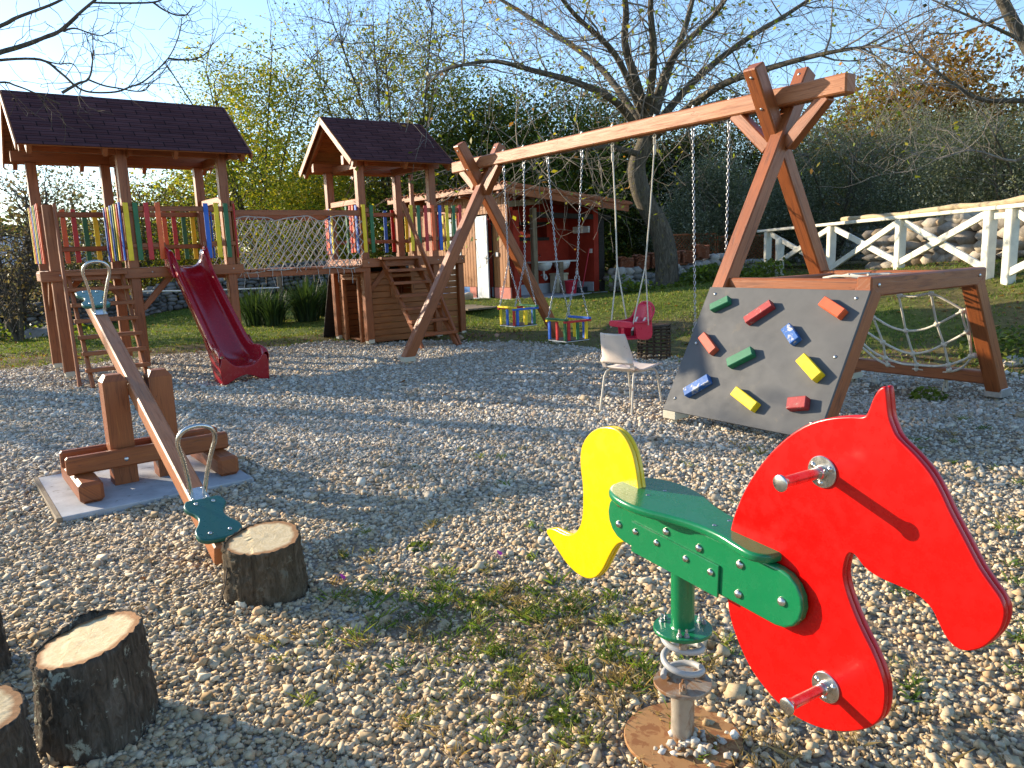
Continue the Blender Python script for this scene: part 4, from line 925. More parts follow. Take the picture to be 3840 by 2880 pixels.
for sgn in (1, -1):
    sb = plate('side_bar', stadium(BCT, BDR, BHL, BHH), HB + HN * sgn * .0172, HD, ZZ, HN * sgn * .028, M['plast_green'], sh, .007)
    for s, z in bs_:
        MB().lathe([(.0125, 0), (.0125, .002), (.011, .006), (.006, .009), (0, .0098)], hp_(s, sgn * .0452, z), HN * sgn, 14).build('bolt', M['steel'], sb)
    bp_ = plate('bracket_plate', hout([(2366, 1954), (2695, 2124), (2690, 2243), (2366, 2067)], .0526), HB + HN * (.0454 * sgn), HD, ZZ, HN * .0072 * sgn, M['plast_green'], sh, .0015, 1)
    for s, z in ps_:
        MB().lathe([(.0105, 0), (.0105, .002), (.009, .006), (.005, .008), (0, .0085)], hp_(s, sgn * .0526, z), HN * sgn, 14).build('bolt', M['steel'], bp_)
q = [(-.275, .035), (-.26, .075), (-.225, .107), (-.17, .126), (-.10, .130), (-.03, .115), (.04, .088), (.12, .068), (.20, .066), (.27, .078), (.325, .083), (.36, .06), (.372, .025)]
so3 = spline([(x, y) for x, y in q] + [(x, -y) for x, y in q[::-1]], 3)
st = plate('seat', [tuple(p) for p in so3], hb_(-BCT[0], 0, BHH + .003), HDT, HN, HZT * .026, M['plast_green'], sh, .009, 4)
for s, n in ((-.13, .03), (-.13, -.04), (.15, .03), (.15, -.03)): MB().lathe([(.006, 0), (.005, .0015), (0, .002)], hb_(s - BCT[0], n, BHH + .0293), HZT, 10).build('screw', M['steel'], st)
for px, ln in (((3085, 1769), .150), ((3098, 2576), .145)):
    (s, z), = hout([px], .0165)
    for sgn in (1, -1):
        h_ = MB().lathe([(.0395, .0), (.0395, .004), (.038, .0055), (.017, .0065), (.0165, .016), (.0148, .02)], hp_(s, sgn * .0165, z), HN * sgn, 32, False).build('handle', M['steel'], sh)
        MB().lathe([(.0142, .018), (.0138, .05), (.0138, ln - .02), (.0165, ln - .006), (.0205, ln - .001), (.0205, ln + .002), (.018, ln + .004), (0, ln + .004)], hp_(s, sgn * .0165, z), HN * sgn, 28).build('grip_rod', M['steel'], h_)
        for k in range(3):
            a = .5 + k * 2.094; MB().lathe([(.0075, .0), (.006, .004), (0, .0052)], hp_(s + .027 * math.cos(a), sgn * (.0165 + .0056), z + .027 * math.sin(a)), HN * sgn, 10).build('screw', M['steel'], h_)
MB().lathe([(.036, 0), (.036, .222)], hp_(0, 0, .388), ZZ, 28).lathe([(.040, 0), (.0365, .006)], hp_(0, 0, .388), ZZ, 28).build('green_post', M['plast_green'], sh)
MB().box(hp_(0, 0, .618), HD * .16, HN * .034, ZZ * .012, .004).build('post_bracket', M['plast_green'], sh)
fl_ = MB().lathe([(.0885, 0), (.090, .002), (.090, .010), (.0885, .012)], hp_(0, 0, .377), ZZ, 40, False).build('flange', M['plast_green'], sh)
for a0 in (0.75, 2.84, 4.93):
    for da in (-.16, .16):
        p = hp_(0, 0, .389) + .068 * (HD * math.cos(a0 + da) + HN * math.sin(a0 + da))
        MB().lathe([(.0095, 0), (.0095, .003), (.0075, .003), (.0075, .010), (.004, .0105), (.004, .024), (0, .0245)], p, ZZ, 6, False).build('nut', M['zinc'], fl_)
turns = 2.3; n = 110
MB().tube([hp_(.059 * math.cos(2 * math.pi * turns * t + 2.2), .059 * math.sin(2 * math.pi * turns * t + 2.2), .218 + (.366 - .218) * (t if 0 else sstep(t) * .35 + t * .65)) for t in np.linspace(0, 1, n)], .0100, 10).build('coil_spring', M['spring'], sh)
lp = MB().lathe([(.089, 0), (.090, .002), (.090, .010), (.089, .012)], hp_(0, 0, .193), ZZ, 40, False).build('spring_plate', M['rusty'], sh)
for a0, zz in ((.75, .205), (2.84, .205), (4.93, .205), (.75, .352), (2.84, .352), (4.93, .352)):
    p = hp_(0, 0, zz + .008) + .060 * (HD * math.cos(a0) + HN * math.sin(a0)); r_ = HD * math.cos(a0) + HN * math.sin(a0); t_ = np.cross(ZZ, r_)
    mb = MB().box(p, r_ * .017, t_ * .011, ZZ * .012, .003)
    for s in (-1, 1): mb.lathe([(.007, 0), (.007, .008), (.0035, .008), (.0035, .018)], p + r_ * s * .017 + ZZ * .004, ZZ, 6, False)
    mb.build('clamp', M['rusty'], lp)
MB().lathe([(.0365, 0), (.0365, .192)], hp_(0, 0, .003), ZZ, 28).build('lower_post', M['rusty'], sh)
MB().lathe([(.183, 0), (.184, .003), (.184, .010), (.182, .012)], hp_(0, .0, .003), ZZ, 56, False).build('base_plate', M['rust'], sh)
sx = NR.normal(.03, .055, 60) ; sy = NR.normal(-.055, .035, 60)
P = np.stack([HB[0] + sx, HB[1] + sy - .01, .0155 + NR.uniform(0, .014, 60)], 1)
V, F, c = stones(P, .0105 * np.exp(NR.normal(0, .3, 60)), ico()); g2 = npmesh('loose_gravel', V, F, M['gravel'], None, c * 1.12); g2['kind'] = 'stuff'; tag(g2, 'white stone chips lying on the rusty round base plate', 'gravel')

# ================================================================ stumps
m, nt, b, L = newmat('cut_wood'); oc = objco(nt); uvn = nt.nodes.new('ShaderNodeTexCoord').outputs['UV']
sx_ = nt.nodes.new('ShaderNodeSeparateXYZ'); L(uvn, sx_.inputs[0])
nn = noise(nt, 5, 4, .6, uvn); ln_ = math_(nt, 'SQRT', math_(nt, 'ADD', math_(nt, 'POWER', sx_.outputs[0], 2.0), math_(nt, 'POWER', sx_.outputs[1], 2.0)))
rg = math_(nt, 'SINE', math_(nt, 'MULTIPLY', math_(nt, 'ADD', ln_, math_(nt, 'MULTIPLY', nn.outputs[0], .16)), 75.0))
mp = nt.nodes.new('ShaderNodeMapping'); mp.inputs['Scale'].default_value = (3, 38, 1); mp.inputs['Rotation'].default_value = (0, 0, .5); L(uvn, mp.inputs[0])
st_ = noise(nt, 1.6, 5, .7, mp.outputs[0], .6)
base = ramp(nt, nn.outputs[0], [(.3, (.66, .48, .24)), (.55, (.76, .59, .34)), (.75, (.82, .67, .42))]).outputs[0]
c = mix(nt, .35, base, ramp(nt, rg, [(0, .82), (1, 1.05)]).outputs[0], 'MULTIPLY'); c = mix(nt, .8, c, ramp(nt, st_.outputs[0], [(.3, .84), (.65, 1.04)]).outputs[0], 'MULTIPLY')
rim_ = ramp(nt, ln_, [(.80, 0.0), (.90, 1.0)]); c = mix(nt, rim_.outputs[0], c, (.36, .17, .06))
L(c, b.inputs['Base Color']); b.inputs['Roughness'].default_value = .85; L(bump(nt, st_.outputs[0], .6, .01), b.inputs['Normal']); M['cut'] = m
def stump(label, cx, cy, r, h, tx, ty, seed, mat, lip=None):
    rr = random.Random(seed); t = thing('tree_stump', label, 'tree stump', (cx, cy, 0), 'cut log stumps'); n, m_ = 72, 22
    ph = [rr.uniform(0, 6.28) for _ in range(8)]
    def rad(a, f): 
        x = 1 + .045 * math.sin(2 * a + ph[0]) + .03 * math.sin(3 * a + ph[1]) + .02 * math.sin(5 * a + ph[2] + f) + .016 * math.sin(11 * a + ph[3] + 2.5 * f) + .013 * math.sin(19 * a + ph[4] - 2 * f) + .01 * math.sin(31 * a + ph[5] + 5 * f)
        return r * x * (1 + .10 * (1 - f) ** 3 + .02 * math.sin(5 * f + ph[6]))
    V, F = [], []
    for i in range(m_ + 1):
        f = i / m_
        for k in range(n):
            a = 2 * math.pi * k / n; q = rad(a, f) + .0035 * rr.gauss(0, 1); x, y = q * math.cos(a), q * math.sin(a)
            zt = h + tx * x + ty * y + .004 * math.sin(23 * a) + (lip[1] * max(0, math.cos(a - lip[0])) ** 12 if lip else 0) * (i == m_)
            V.append((cx + x, cy + y, -.03 + f * (zt + .03)))
    for k in range(n):
        a = 2 * math.pi * k / n; q = rad(a, 1) * .955; x, y = q * math.cos(a), q * math.sin(a); V.append((cx + x, cy + y, h + tx * x + ty * y - .004))
    for i in range(m_ + 1): F += [[i * n + k, i * n + (k + 1) % n, (i + 1) * n + (k + 1) % n, (i + 1) * n + k] for k in range(n)]
    MB().add(V, F, None, True).build('bark', mat, t)
    V, F, uv = [(cx, cy, h - .002)], [], [(0, 0)]; nr = 8
    for j in range(1, nr + 1):
        for k in range(n):
            a = 2 * math.pi * k / n; q = rad(a, 1) * .968 * j / nr; x, y = q * math.cos(a), q * math.sin(a)
            step = .006 if (x * math.cos(.4) + y * math.sin(.4)) < -.35 * r else 0
            V.append((cx + x, cy + y, h + tx * x + ty * y - .003 + .0003 * rr.gauss(0, 1) - step)); uv.append((j / nr * math.cos(a), j / nr * math.sin(a)))
    F = [[0, 1 + k, 1 + (k + 1) % n] for k in range(n)] + [[1 + (j - 1) * n + k, 1 + j * n + k, 1 + j * n + (k + 1) % n, 1 + (j - 1) * n + (k + 1) % n] for j in range(1, nr) for k in range(n)]
    MB().add(V, F, uv).build('cut_face', M['cut'], t)
stump('brown barked stump at the lower end of the seesaw', -1.19, 3.42, .168, .278, .02, .16, 3, M['stumpbark2'])
stump('lichen spotted stump in the left foreground with a pale slanted top', -1.455, 2.40, .178, .325, .17, .05, 5, M['stumpbark'], (2.1, .028))
p = onplane((54 * 1.736, 1530 * 1.736), (0, 0, .31), ZZ); stump('cut stump half outside the left edge of the bottom corner', p[0] - .195, p[1] - .02, .17, .30, -.06, .10, 8, M['stumpbark'])
p = onplane((14 * 1.736, 1400 * 1.736), (0, 0, .12), ZZ); stump('dark stump just showing at the left edge behind the lichen spotted one', p[0] - .235, p[1] + .05, .17, .27, 0, .05, 9, M['stumpbark'])
mb = MB()
for P in ([(492, 1225), (487, 1262), (480, 1290), (470, 1315)], [(480, 1290), (488, 1312), (490, 1332)], [(478, 1295), (460, 1308)]):
    mb.tube([onplane((x * 1.736, y * 1.736), (-1.35, 3.26, .0), nrm(A(.35, -.93, .25))) for x, y in P], .0035, 5)
tag(mb.build('dry_vine', M['twig']), 'thin dry vine stem hanging down beside the brown stump', 'twig')

# ================================================================ chair
CF = nrm(A(.70, .71, 0)); CS = A(CF[1], -CF[0], 0); CO = A(1.155, 7.33, 0)
def ch(f, s, z): return CO + CF * f + CS * s + ZZ * z
cr = thing('shell_chair', 'worn pinkish white plastic chair on thin cream metal legs', 'chair', CO)
pf = [(-.33, .765, .135), (-.31, .70, .15), (-.265, .56, .17), (-.235, .475, .185)]; pf2 = [(-.205, .435, .19), (-.15, .405, .195), (-.05, .395, .195), (.08, .405, .195), (.22, .415, .18), (.29, .40, .16)]
def strip(P, name):
    V = []; k = 9
    for f, z, hw in P:
        for j in range(k):
            t = lerp(-1, 1, j / (k - 1)); c_ = abs(t) ** 3; V.append(ch(f + .05 * c_ * (1 if z > .5 else .3), hw * t, z + (.02 * c_ if z < .46 else 0)))
    F = [[i * k + j, i * k + j + 1, (i + 1) * k + j + 1, (i + 1) * k + j] for i in range(len(P) - 1) for j in range(k - 1)]
    return V, F
V, F = strip([tuple(p) for p in spline(pf, 3, False)], 0)
o = MB().add(V, F, None, True).build('backrest', M['chairshell'], cr); md = o.modifiers.new('s', 'SOLIDIFY'); md.thickness = .012
V, F = strip([tuple(p) for p in spline(pf2, 3, False)], 0)
o = MB().add(V, F, None, True).build('seat', M['chairshell'], cr); md = o.modifiers.new('s', 'SOLIDIFY'); md.thickness = .012
for s in (-1, 1): MB().beam(ch(-.232, s * .165, .50), ch(-.195, s * .165, .42), .045, .014, CS, .004).build('back_bracket', M['chairshell'], cr)
for s in (-1, 1):
    MB().tube([ch(-.255, s * .185, 0), ch(-.20, s * .17, .33), ch(-.18, s * .16, .375), ch(-.12, s * .155, .388), ch(.12, s * .155, .388), ch(.17, s * .16, .375), ch(.195, s * .17, .33), ch(.255, s * .185, 0)], .0105, 8).build('leg_frame', M['chairleg'], cr)
MB().tube([ch(-.10, -.155, .383), ch(-.10, .155, .383)], .009, 8).build('cross_tube', M['chairleg'], cr)

# ================================================================ woven basket
bc = A(2.02, 10.74, 0); bk = thing('wicker_basket', 'round dark wicker basket standing behind the worn chair', 'basket', bc); r_ = .225; hb = .45
mb = MB()
for k in range(9):
    z = .03 + k * .05; mb.tube([bc + A(r_ * math.cos(a) * (1 + .012 * math.sin(12 * a + k * 3)), r_ * math.sin(a) * (1 + .012 * math.sin(12 * a + k * 3)), z + .006 * math.sin(3 * a + k)) for a in np.linspace(0, 2 * math.pi, 33)[:-1]], .0125, 6, False, True)
for k in range(14):
    a = 2 * math.pi * k / 14; mb.tube([bc + A(r_ * math.cos(a), r_ * math.sin(a), z) for z in (0, .2, .46)], .011, 6)
mb.build('woven_side', M['wicker'], bk)
mb = MB(); mb.tube([bc + A((r_ * 1.03 - .0012 * i) * math.cos(i * .3), (r_ * 1.03 - .0012 * i) * math.sin(i * .3), hb + .008 * math.sin(i * .7) * 0 + .004) for i in range(165)], .0115, 5)
mb.build('spiral_lid', M['wicker'], bk)
# ================================================================ hut
HK, A1, A2, HZ = A(.07, 18.3, 0), nrm(A(.78, .626, 0)), nrm(A(-.626, .78, 0)), .42
def hk(a, b_, z): return HK + A1 * a + A2 * b_ + ZZ * z
hut = thing('utility_hut', 'low red hut with tiled roof, white doors and an open washing corner', 'hut', hk(1.4, 2, HZ))
def wall(name, mat, a0, a1, b0, b1, z0, z1, par=None, e=.004):
    return MB().box(hk((a0 + a1) / 2, (b0 + b1) / 2, (z0 + z1) / 2), A1 * abs(a1 - a0) / 2, A2 * abs(b1 - b0) / 2, ZZ * (z1 - z0) / 2, e).build(name, mat, par or hut)
wall('floor_slab', M['greyplinth'], -.05, 3.05, -.25, 4.5, HZ - .12, HZ + .02)
# board clad wall with the two doors
mb = MB(); bw = .118
for k in range(38):
    b0 = .02 + k * bw; bm_ = b0 + bw / 2
    if .66 < bm_ < 1.32 or 1.93 < bm_ < 2.57: z0 = 2.46
    else: z0 = HZ + .29
    mb.box(hk(-.015, bm_, (z0 + 3.0) / 2), ZZ * (3.0 - z0) / 2, A2 * (bw / 2 - .003), A1 * .014, .005)
mb.build('board_wall', M['boards'], hut)
wall('inner_wall', M['redwall'], .0, .12, 1.35, 1.9, HZ, 2.98); wall('inner_wall', M['redwall'], .0, .12, .0, .62, HZ, 2.98); wall('inner_wall', M['redwall'], 0, .12, 2.6, 4.4, HZ, 2.98)
wall('dark_interior', M['darkwood'], .6, .64, 1.0, 4.4, HZ, 2.9)
for b0, b1, mt in ((-.02, .60, 'pinkplinth'), (1.34, 1.62, 'pinkplinth'), (1.62, 1.92, 'blueplinth'), (2.6, 4.4, 'blueplinth')): wall('plinth', M[mt], -.04, .0, b0, b1, HZ - .05, HZ + .285)
for b0, b1 in ((.63, .67), (1.31, 1.35), (1.90, 1.94), (2.56, 2.60)): wall('door_jamb', M['darkwood'], -.02, .08, b0, b1, HZ, 2.48)
def door(h, w_, ang, z0, z1, handle):
    d = nrm(-A2 * math.cos(ang) - A1 * math.sin(ang)); nn_ = nrm(np.cross(d, ZZ)); nn_ = nn_ if nn_ @ A1 < 0 else -nn_
    P = hk(-.01, h, 0); mb = MB(); n = 6
    for k in range(n): mb.box(P + d * w_ * (k + .5) / n + ZZ * (z0 + z1) / 2, ZZ * (z1 - z0) / 2, d * (w_ / n / 2 - .001), nn_ * .016, .003)
    o = mb.build('door', M['whitedoor'], hut)
    if handle:
        q = P + d * (w_ - .06) + ZZ * 1.42 + nn_ * .02
        MB().box(q - ZZ * .04, d * .018, ZZ * .10, nn_ * .004, .002).tube([q, q + nn_ * .045, q + nn_ * .045 - d * .11], .009, 6).build('door_handle', M['steel'], o)
door(1.30, .66, .22, HZ + .02, 2.42, True); door(2.55, .60, .0, HZ + .06, 2.42, False)
MB().box(hk(-.045, .44, 1.49), A2 * .05, ZZ * .05, A1 * .018, .006).build('switch_box', M['ceramic'], hut)
# washing corner
wall('red_pillar', M['redwall'], .0, .30, .0, .14, HZ, 2.5)
O0, O1, Z0, Z1, BB = 1.04, 2.02, 1.88, 2.20, .95
for a0, a1, z0, z1 in ((.12, O0, HZ, 2.95), (O1, 2.78, HZ, 2.95), (O0, O1, HZ, Z0), (O0, O1, Z1, 2.95)): wall('back_wall', M['redwall'], a0, a1, BB, BB + .14, z0, z1, None, .0)
wall('opening_lintel', M['darkwood'], O0 - .06, O1 + .06, BB - .02, BB - .001, Z1 - .0, Z1 + .07); wall('opening_sill', M['darkwood'], O0 - .06, O1 + .06, BB - .03, BB - .001, Z0 - .08, Z0)
wall('side_wall', M['redwall'], 2.78, 2.95, .0, 4.4, HZ, 2.62); wall('dark_corner_post', M['darkwood'], 2.96, 3.16, .0, .2, HZ, 2.45)
wall('tile_plinth', M['greyplinth'], .14, 2.78, BB - .03, BB - .005, HZ + .02, HZ + .28); wall('tile_plinth', M['greyplinth'], 2.75, 2.775, .02, BB - .03, HZ + .02, HZ + .28)
MB().beam(hk(.80, .06, HZ), hk(.80, .06, 2.56), .13, .13, A1, .012).build('porch_post', M['oldwood'], hut)
MB().beam(hk(-.0, .03, 2.64), hk(1.02, .03, 2.72), .13, .14, A2, .012).build('porch_beam', M['oldwood'], hut)
MB().beam(hk(.9, .05, 2.40), hk(3.45, .05, 2.33), .09, .13, A2, .012).build('porch_beam', M['darkwood'], hut)
wall('counter', M['ceramic'], 1.08, 2.62, .45, .93, 1.235, 1.275)
for a in (1.62, 2.25): MB().lathe([(.08, -.20), (.17, -.16), (.22, -.05), (.225, 0), (.20, 0), (.19, -.04), (.1, -.14), (0, -.15)], hk(a, .66, 1.235), ZZ, 20).build('sink_bowl', M['ceramic'], hut)
for a in (1.62, 2.25): MB().tube([hk(a, .66, 1.04), hk(a, .66, .86), hk(a + .05, .66, .80), hk(a + .12, .68, .84), hk(a + .14, .75, .92), hk(a + .14, .92, .92)], .027, 8).build('drain_pipe', M['ceramic'], hut)
MB().tube([hk(1.55, .82, 1.275), hk(1.55, .82, 1.42), hk(1.55, .72, 1.44), hk(1.55, .70, 1.40)], .014, 8).build('tap', M['steel'], hut)
MB().box(hk(2.05, .50, .85), A1 * .07, A2 * .05, ZZ * .40, .006).build('counter_leg', M['oldwood'], hut)
MB().box(hk(2.745, .42, 2.04), A2 * .30, ZZ * .085, A1 * .03, .025).build('wall_lamp', M['ceramic'], hut)
MB().box(hk(2.765, .10, 1.49), A2 * .045, ZZ * .055, A1 * .012, .004).build('light_switch', M['ceramic'], hut)
wall('ceiling', M['darkwood'], .05, 3.3, -.1, 4.4, 2.46, 2.50) if False else None
# roof: boards, fascia, barrel tiles
RA0, RA1, RB0, RB1 = -.42, 3.62, -.42, 4.75
def rz(a): return 3.02 - .098 * (a + .0)
rd = nrm(A1 - ZZ * .098); rn = nrm(ZZ + A1 * .098)
c_ = hk((RA0 + RA1) / 2, (RB0 + RB1) / 2, rz((RA0 + RA1) / 2) - .06)
MB().box(c_, rd * (RA1 - RA0) / 2, A2 * (RB1 - RB0) / 2, rn * .02, .004).build('roof_deck', M['fascia'], hut)
for z_, th, o_ in ((-.11, .11, .0), (-.005, .06, .035)):
    MB().beam(hk(RA0, RB0 - .015 - o_, rz(RA0) + z_), hk(RA1, RB0 - .015 - o_, rz(RA1) + z_), .035, th * 2 if th > .1 else th * 1.6, A2, .004).build('fascia', M['fascia'], hut)
MB().beam(hk(RA0 - .01, RB0, rz(RA0) - .06), hk(RA0 - .01, RB1, rz(RA0) - .06), .03, .13, A1, .004).build('fascia', M['woodlight'], hut)
for b_ in np.arange(RB0 + .3, RB1, .75): MB().beam(hk(RA0 + .02, b_, rz(RA0) - .14), hk(.1, b_, rz(.1) - .14), .07, .11, A2, .004).build('rafter_end', M['fascia'], hut)
mb = MB(); nb = int((RB1 - RB0) / .205)
for k in range(nb + 1):
    b_ = RB0 + .02 + k * .205; na = 9
    for j in range(na):
        a0, a1 = RA0 - .05 + j * (RA1 - RA0 + .1) / na, RA0 - .05 + (j + 1) * (RA1 - RA0 + .1) / na + .05
        V = []; q = 8; lift = R.uniform(0, .006)
        for a, rr_, dz in ((a0, .088, .022), (a1, .102, .0)):
            for i_ in range(q + 1):
                t = math.pi * i_ / q; V.append(hk(a, b_ + rr_ * math.cos(t), rz(a) - .03 + dz * .4 + lift + rr_ * .75 * math.sin(t)))
        for a, rr_, dz in ((a0, .072, .022), (a1, .086, .0)):
            for i_ in range(q + 1):
                t = math.pi * i_ / q; V.append(hk(a, b_ + rr_ * math.cos(t), rz(a) - .03 + dz * .4 + lift + rr_ * .75 * math.sin(t)))
        m_ = q + 1; F = [[i_, i_ + 1, m_ + i_ + 1, m_ + i_] for i_ in range(q)] + [[2 * m_ + i_, 3 * m_ + i_, 3 * m_ + i_ + 1, 2 * m_ + i_ + 1] for i_ in range(q)] + [[i_, 2 * m_ + i_, 2 * m_ + i_ + 1, i_ + 1] for i_ in range(q)] + [[m_ + i_, m_ + i_ + 1, 3 * m_ + i_ + 1, 3 * m_ + i_] for i_ in range(q)]
        mb.add(V, F)
mb.build('roof_tiles', M['tile'], hut)
# terrace and the things about the hut
mb = MB()
for k in range(13): mb.box(hk(-.12 - k * .135 - .06, 1.7, HZ - .07), A2 * 2.5, A1 * .062, ZZ * .018, .004)
tag(mb.build('wooden_terrace', M['oldwood']), 'low weathered plank terrace in front of the white hut doors', 'terrace')
def rock(label, p, s, flat=.6, seed=1, colr=(.50, .43, .33)):
    rs = np.random.default_rng(seed); bm = bmesh.new(); bmesh.ops.create_icosphere(bm, subdivisions=3, radius=1)
    V = np.array([v.co[:] for v in bm.verts]); F = np.array([[v.index for v in f.verts] for f in bm.faces]); bm.free()
    D_ = rs.normal(0, 1, (9, 3)); D_ /= np.linalg.norm(D_, axis=1)[:, None]; h = rs.uniform(.62, .95, 9)
    dd = V @ D_.T; sc_ = np.min(np.where(dd > .05, h / np.maximum(dd, .05), 9), axis=1); V = V * np.minimum(sc_, 1.1)[:, None]
    V = V * (1 + .04 * np.sin(V @ rs.normal(0, 6, 3))[:, None]) * A(s, s * .8, s * flat); a = rs.uniform(0, 6)
    V = V @ np.array([[math.cos(a), math.sin(a), 0], [-math.sin(a), math.cos(a), 0], [0, 0, 1]]) + A(*p)
    o = npmesh('rock', V, F, M['stone'], None, np.tile(A(*colr), (len(V), 1))); return tag(o, label, 'rock', 'loose rocks')
rock('pale rock on the terrace before the open white door', hk(-.55, 1.05, HZ + .07), .20, .62, 3, (.55, .46, .33)); rock('flat grey rock by the narrow white door', hk(-.25, 2.1, HZ + .03), .18, .5, 4, (.38, .35, .30))
rock('small brown rock at the foot of the box swings', (-.9, 13.9, .03), .09, .7, 6, (.42, .28, .18)); rock('small reddish rock on the lawn edge under the first box swing', (-.25, 13.75, .05), .07, .8, 7, (.48, .28, .18))
rock('big pale rock at the foot of the white fence', (8.6, 12.0, .78), .45, .5, 9, (.50, .47, .42)); rock('grey flat boulder lying at the dark lawn on the far left', (-10.7, 17.6, .05), .5, .35, 10, (.33, .32, .30))
rock('pale stone in the soil under the rope net', (6.0, 9.0, .03), .16, .5, 12, (.52, .47, .4)); rock('second pale stone beside the rope net foot', (6.9, 8.5, .04), .2, .45, 13, (.5, .45, .4))
bu = thing('bucket', 'red plastic bucket standing in the washing corner', 'bucket', hk(2.05, .12, HZ + .02))
MB().lathe([(.13, 0), (.165, .30), (.18, .31), (.18, .33), (.155, .32), (.12, .02), (0, .02)], hk(2.05, .12, HZ + .02), ZZ, 24).build('bucket_body', M['pinkbucket'], bu)
MB().tube([hk(2.05 + .17 * math.cos(t), .12, HZ + .34 + .03 * math.sin(t)) for t in np.linspace(0, math.pi, 9)], .006, 6).build('bail_handle', M['steel'], bu)
bn_ = thing('bin', 'beige plastic bin behind the red bucket', 'bin', hk(2.1, .62, HZ + .02)); MB().box(hk(2.1, .62, HZ + .26), A1 * .19, A2 * .15, ZZ * .23, .02).build('bin_body', M['beige'], bn_); MB().box(hk(2.1, .62, HZ + .51), A1 * .205, A2 * .165, ZZ * .025, .012).build('bin_lid', M['beige'], bn_)
br_ = thing('broom', 'broom leaning on the red side wall of the hut', 'broom', hk(2.45, .1, HZ)); MB().tube([hk(2.4, .06, HZ + .16), hk(2.73, .12, 1.55)], .013, 8).build('broom_handle', M['pinkbucket'], br_); MB().box(hk(2.38, .05, HZ + .09), A1 * .17, A2 * .04, ZZ * .08, .02).build('broom_head', M['black'], br_)

# ================================================================ dry stone walls
BV, BF = CHS.copy(), None
def drywall(name, label, pts, h, th, size, pal, seed, base=None):
    'courses of rough blocks along a polyline'
    rs = np.random.default_rng(seed); Vs, Fs, Cs, off = [], [], [], 0
    V0, F0 = ico(); 
    for (p, q) in zip(pts[:-1], pts[1:]):
        p, q = A(*p), A(*q); L_ = np.linalg.norm(q - p); d = (q - p) / L_; nn_ = A(-d[1], d[0]); z = 0.0
        while z < h:
            hh = size * rs.uniform(.55, 1.0); s = -rs.uniform(0, size)
            while s < L_:
                w_ = size * rs.uniform(.7, 2.1)
                if z + hh * .6 > h * (1 + .16 * math.sin(s * 1.3 + seed)): s += w_; continue
                for side in (-1, 1):
                    c2 = p + d * (s + w_ / 2) + nn_ * side * th * .27; zb = float(TZ(*c2)) if base is None else base
                    V = V0 * (1 + rs.normal(0, .10, (12, 1))); V = np.sign(V) * np.abs(V) ** .42 * (1 + rs.normal(0, .09, (12, 3)))
                    a = rs.normal(0, .12); S_ = A(w_ * .53, th * .36, hh * .60) * rs.uniform(.85, 1.1, 3); V = V * S_
                    ca, sa = math.cos(a), math.sin(a); V = V @ np.array([[ca, 0, sa], [0, 1, 0], [-sa, 0, ca]])
                    W = np.stack([c2[0] + V[:, 0] * d[0] + V[:, 1] * nn_[0], c2[1] + V[:, 0] * d[1] + V[:, 1] * nn_[1], zb + z + hh / 2 + V[:, 2]], 1)
                    Vs.append(W); Fs.append(F0 + off); off += 12; Cs.append(np.tile(pal[rs.integers(len(pal))] * rs.uniform(.7, 1.15), (12, 1)))
                s += w_
            z += hh * .92
    o = npmesh(name, np.concatenate(Vs), np.concatenate(Fs), M['stone'], None, np.concatenate(Cs)); return tag(o, label, 'stone wall', 'dry stone walls')
GREY = np.array([(.36, .34, .30), (.44, .41, .36), (.28, .26, .23), (.50, .46, .40)]); DARK = np.array([(.17, .16, .15), (.22, .205, .19), (.13, .125, .115), (.27, .25, .23)]); WARM = np.array([(.46, .40, .32), (.36, .31, .25), (.52, .44, .33), (.27, .24, .2), (.40, .30, .19)])
drywall('stone_wall', 'long dark dry stone wall along the far left lawn', [(-17, 18.3), (-14.2, 18.9), (-11.9, 20.3), (-10.6, 23.3), (-6.5, 25.2), (-2.6, 26.0)], .78, .5, .17, DARK, 2)
drywall('stone_wall', 'low pale dry stone wall between the hut and the twisted tree', [(2.75, 20.0), (4.2, 20.8), (5.6, 21.4), (7.1, 21.6)], .58, .5, .21, GREY, 3)
drywall('stone_wall', 'tall rough stone wall of big rounded blocks behind the white fence', [(8.75, 18.2), (9.2, 15.8), (9.9, 13.0), (10.5, 10.8)], 1.05, .6, .27, WARM, 4)
drywall('stone_wall', 'far grey stone wall under the olive trees', [(8.5, 31), (14, 32), (22, 31)], 1.25, .5, .3, DARK * 1.2, 6)
